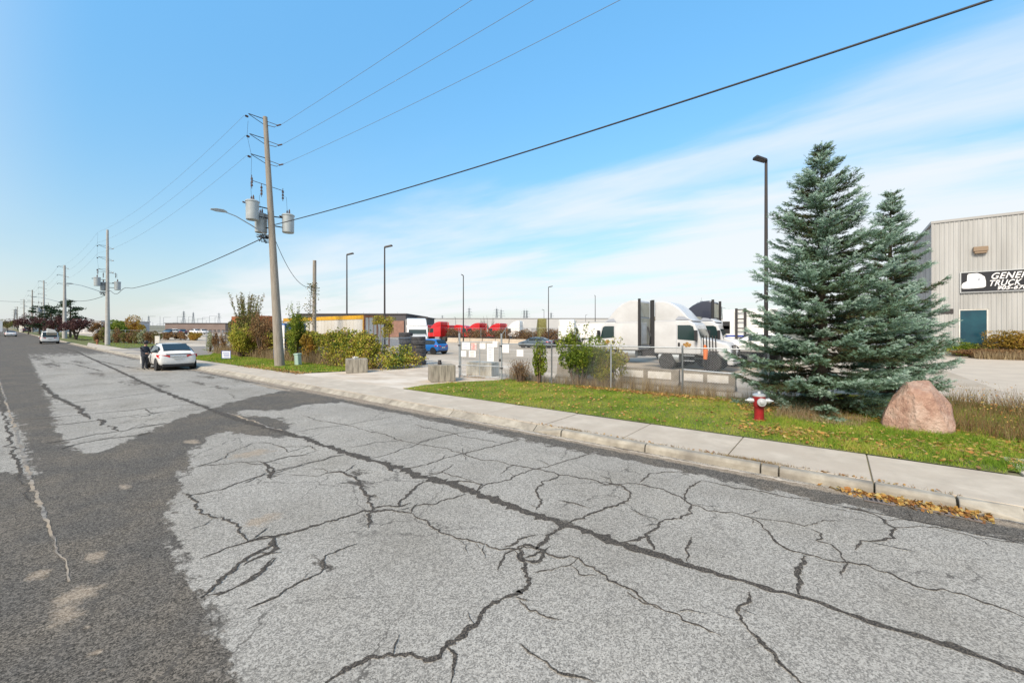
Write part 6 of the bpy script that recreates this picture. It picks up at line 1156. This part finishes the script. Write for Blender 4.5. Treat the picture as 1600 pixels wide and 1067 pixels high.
# trees far left
def tree(name, label, px, d, h, rx, m, seed, trunk_h=.3, leaf=.3, n=2600, group=None, k=14, zb=.62, stems=1, rxy=None):
    x, y = at(px, d); e = elev(x); t = thing(name, label, 'tree', (x, y, GZ+e), 0, group); rr = random.Random(seed); b_ = MB()
    for s_ in range(stems):
        a = rr.uniform(0, 6.28); b_.tube([(0, 0, 0), (math.cos(a)*.3, math.sin(a)*.3, h*trunk_h), (math.cos(a)*rx*.4, math.sin(a)*rx*.4, h*.7)], [.17, .13, .04], 6)
    for s_ in range(9): a = rr.uniform(0, 6.28); q_ = rr.uniform(.4, .85); b_.tube([(0, 0, h*trunk_h), (math.cos(a)*rx*q_*.6, math.sin(a)*rx*q_*.6, h*.55), (math.cos(a)*rx*q_, math.sin(a)*rx*q_, h*rr.uniform(.6, .95))], [.09, .05, .02], 4)
    b_.build('trunk', 'bark', t); P = blobpts(n, (0, 0, h*zb), (rx, rx, h*(1-zb)*1.05), k, seed); V, F_ = leaves(P, leaf, .1); tag(npmesh('crown', V, F_, m, t, np.clip(.5+.3*fbm(P, 1.2, seed)+rng.normal(0, .2, len(P)), 0, 1)), kind='stuff'); return t
tree('plum_tree', 'dark plum red tree nearest the third pole, right of it', 119, 82, 4.6, 2.9, 'lf_plum', 1, .25, group='plum red trees on the far verge', stems=3); tree('plum_tree', 'dark plum red tree left of the third pole', 91, 96, 4.8, 2.9, 'lf_plum', 2, .25, group='plum red trees on the far verge', stems=2)
tree('plum_tree', 'plum red tree behind the white van', 66, 112, 5.2, 3.0, 'lf_plum', 3, .25, group='plum red trees on the far verge'); tree('plum_tree', 'plum red tree at the left end of the row', 44, 125, 6., 3.8, 'lf_plum', 4, .25, group='plum red trees on the far verge')
tree('leafy_tree', 'dark mixed tree at the far left by the box truck', 12, 185, 5.5, 3.5, 'lf_mixed', 5, .2); tree('leafy_tree', 'brownish tree right of the white far car', 28, 200, 6.0, 4.5, 'lf_plum', 6, .2)
def pine(label, px, d, h, rx, seed):
    x, y = at(px, d); e = elev(x); t = thing('pine_tree', label, 'tree', (x, y, GZ+e), 0, 'dark pines on the far verge'); rr = random.Random(seed); b_ = MB(); b_.tube([(0,0,0),(.1,0,h*.5),(0,0,h)], [.25,.18,.04], 6); PP = []
    for k in range(26):
        f_ = .22+.76*k/26; a = rr.uniform(0, 6.28); L = rx*(1-f_)**.5*rr.uniform(.6, 1.1)+.3; tip = Vector((math.cos(a)*L, math.sin(a)*L, h*f_+L*.12)); b_.tube([(0,0,h*f_), tuple(tip)], [.06,.02], 4)
        for _ in range(110): s_ = rr.uniform(.35, 1.05); PP.append((tip.x*s_+rr.gauss(0,.35), tip.y*s_+rr.gauss(0,.35), h*f_+L*.12*s_+rr.gauss(0,.14)))
    b_.build('trunk', 'bark', t); P = np.array(PP); V, F_ = leaves(P, .34, .2); tag(npmesh('crown', V, F_, 'lf_dark', t, rng.uniform(0, 1, len(P))), kind='stuff')
pine('layered dark pine right of the third pole', 110, 98, 8.9, 3.6, 1); pine('dark broad pine left of the third pole', 80, 112, 8.2, 4.2, 2); pine('dark pine above the white van', 62, 122, 8.6, 3.6, 3)
bush('golden_tree', 'broad golden and green bushy tree right of the second pole', *at(202, 78), 4.2, 3., 4.6, 6500, .26, 'lf_gold', 'tree', 51, k=24); bush('golden_tree', 'lower green bush behind the second pole', *at(181, 74), 2.8, 2., 3.8, 4000, .26, 'lf_green', 'tree', 52); bush('golden_tree', 'small reddish bush left of the second pole', *at(158, 84), 1.9, 2, 3.6, 2500, .26, 'lf_brown', 'tree', 53)
# hedges across the yard, brown
for k, (a, b_, m, lab) in enumerate(((657, 690, 'lf_mixed', 'dark green brown hedge behind the blue hatchback'), (690, 722, 'lf_brown', 'brown hedge right of the blue hatchback'), (728, 765, 'lf_brown', 'rusty brown hedge behind the gate notices'), (765, 800, 'lf_brown', 'rusty brown hedge under the right red tractors'), (800, 835, 'lf_brown', 'brown hedge left of the slate sedan'), (835, 878, 'lf_brown', 'brown hedge behind the slate sedan'))):
    Y = 58.5; xa, xb = onY(a, Y), onY(b_, Y); bush('brown_hedge', lab, (xa+xb)/2, Y, (xb-xa)/2*1.15, .9, 2.7, 4200, .2, m, 'hedge', 80+k, k=34, twigs=50)
tree('bare_tree', 'bare leafless tree left of the twin pylons above the red trucks', 765, 110, 6.5, 3.0, 'lf_brown', 91, .3, .1, 120); tree('bare_tree', 'thin bare tree behind the brown hedge', 757, 118, 5.8, 2.0, 'lf_brown', 92, .3, .1, 80)
fence('chain_link_fence', 'chain link fence along the brown hedges at the back of the yard', [(onY(655, 57.5), 57.5), (onY(880, 57.5), 57.5)], 2.7, .6, .006, step=6)
# fence with climbing plants behind the far verge
fa, fb = at(150, 70), at(246, 64); fence('chain_link_fence', 'overgrown chain link fence behind the second pole', [fa, fb], 2.1, .4, .008, step=4)
for k in range(10):
    px = 153+k*10; x, y = at(px, 69.3-.06*(px-150)); bush('dry_shrub', ('first', 'second', 'third', 'fourth', 'fifth', 'sixth', 'seventh', 'eighth', 'ninth', 'tenth')[k]+' dry shrub from the left along the overgrown far fence', x, y, 1.25, .8, random.uniform(1.6, 2.4), 1700, .17, ('lf_brown', 'lf_mixed', 'lf_pale', 'lf_brown', 'lf_mixed')[k % 5], 'shrub', 100+k, group='dry shrubs on the far fence', k=20)
fa, fb = at(322, 46), at(362, 41); fence('chain_link_fence', 'rusty chain link fence left of the tall shrubs', [fa, fb], 2.2, .3, .006, step=3)
for k, px in enumerate((328, 338, 349)):
    x, y = at(px, 45-.1*(px-322)); bush('dry_shrub', ('pale grey dry shrub left', 'pinkish dry shrub in the middle', 'brown dry shrub right')[k]+' on the rusty fence', x, y, .8, .4, 2.2, 1100, .12, ('lf_pale', 'lf_brown', 'lf_brown')[k], 'shrub', 120+k)
for k, (px, d, rx) in enumerate(((262, 84, 3.2), (282, 84, 3.2), (304, 82, 3.2))):
    x, y = at(px, d); bush('reed_hedge', ('left', 'middle', 'right')[k]+' part of the low ochre hedge before the far lot', x, y, rx*1.3, .8, 1.7, 4200, .2, 'lf_gold' if k > 1 else 'lf_brown', 'hedge', 140+k, k=22)
# woodland strip far away closing the horizon
def strip_wood(px0, px1, d, h0, m, label, n):
    px = rng.uniform(px0, px1, n); dd = d*(1+rng.uniform(0, .12, n)); t_ = (px-800)/FP; x = dd*(f0+r0*t_); y = dd*(f1+r1*t_); hh = h0*(1+.35*fbm(np.c_[px, px], .25, 3)); P = np.c_[x, y, nelev(x)+hh*rng.uniform(0, 1, n)]; V, F_ = leaves(P, d*.0045, .1); tag(npmesh('far_woodland', V, F_, m, None, rng.uniform(0, 1, n)), label, 'woodland', kind='stuff')
strip_wood(-200, 120, 420, 4.5, 'lf_mixed', 'dark far woodland at the end of the road', 5000); strip_wood(1170, 1500, 260, 4., 'lf_mixed', 'far scrub behind the motorhome', 3000)
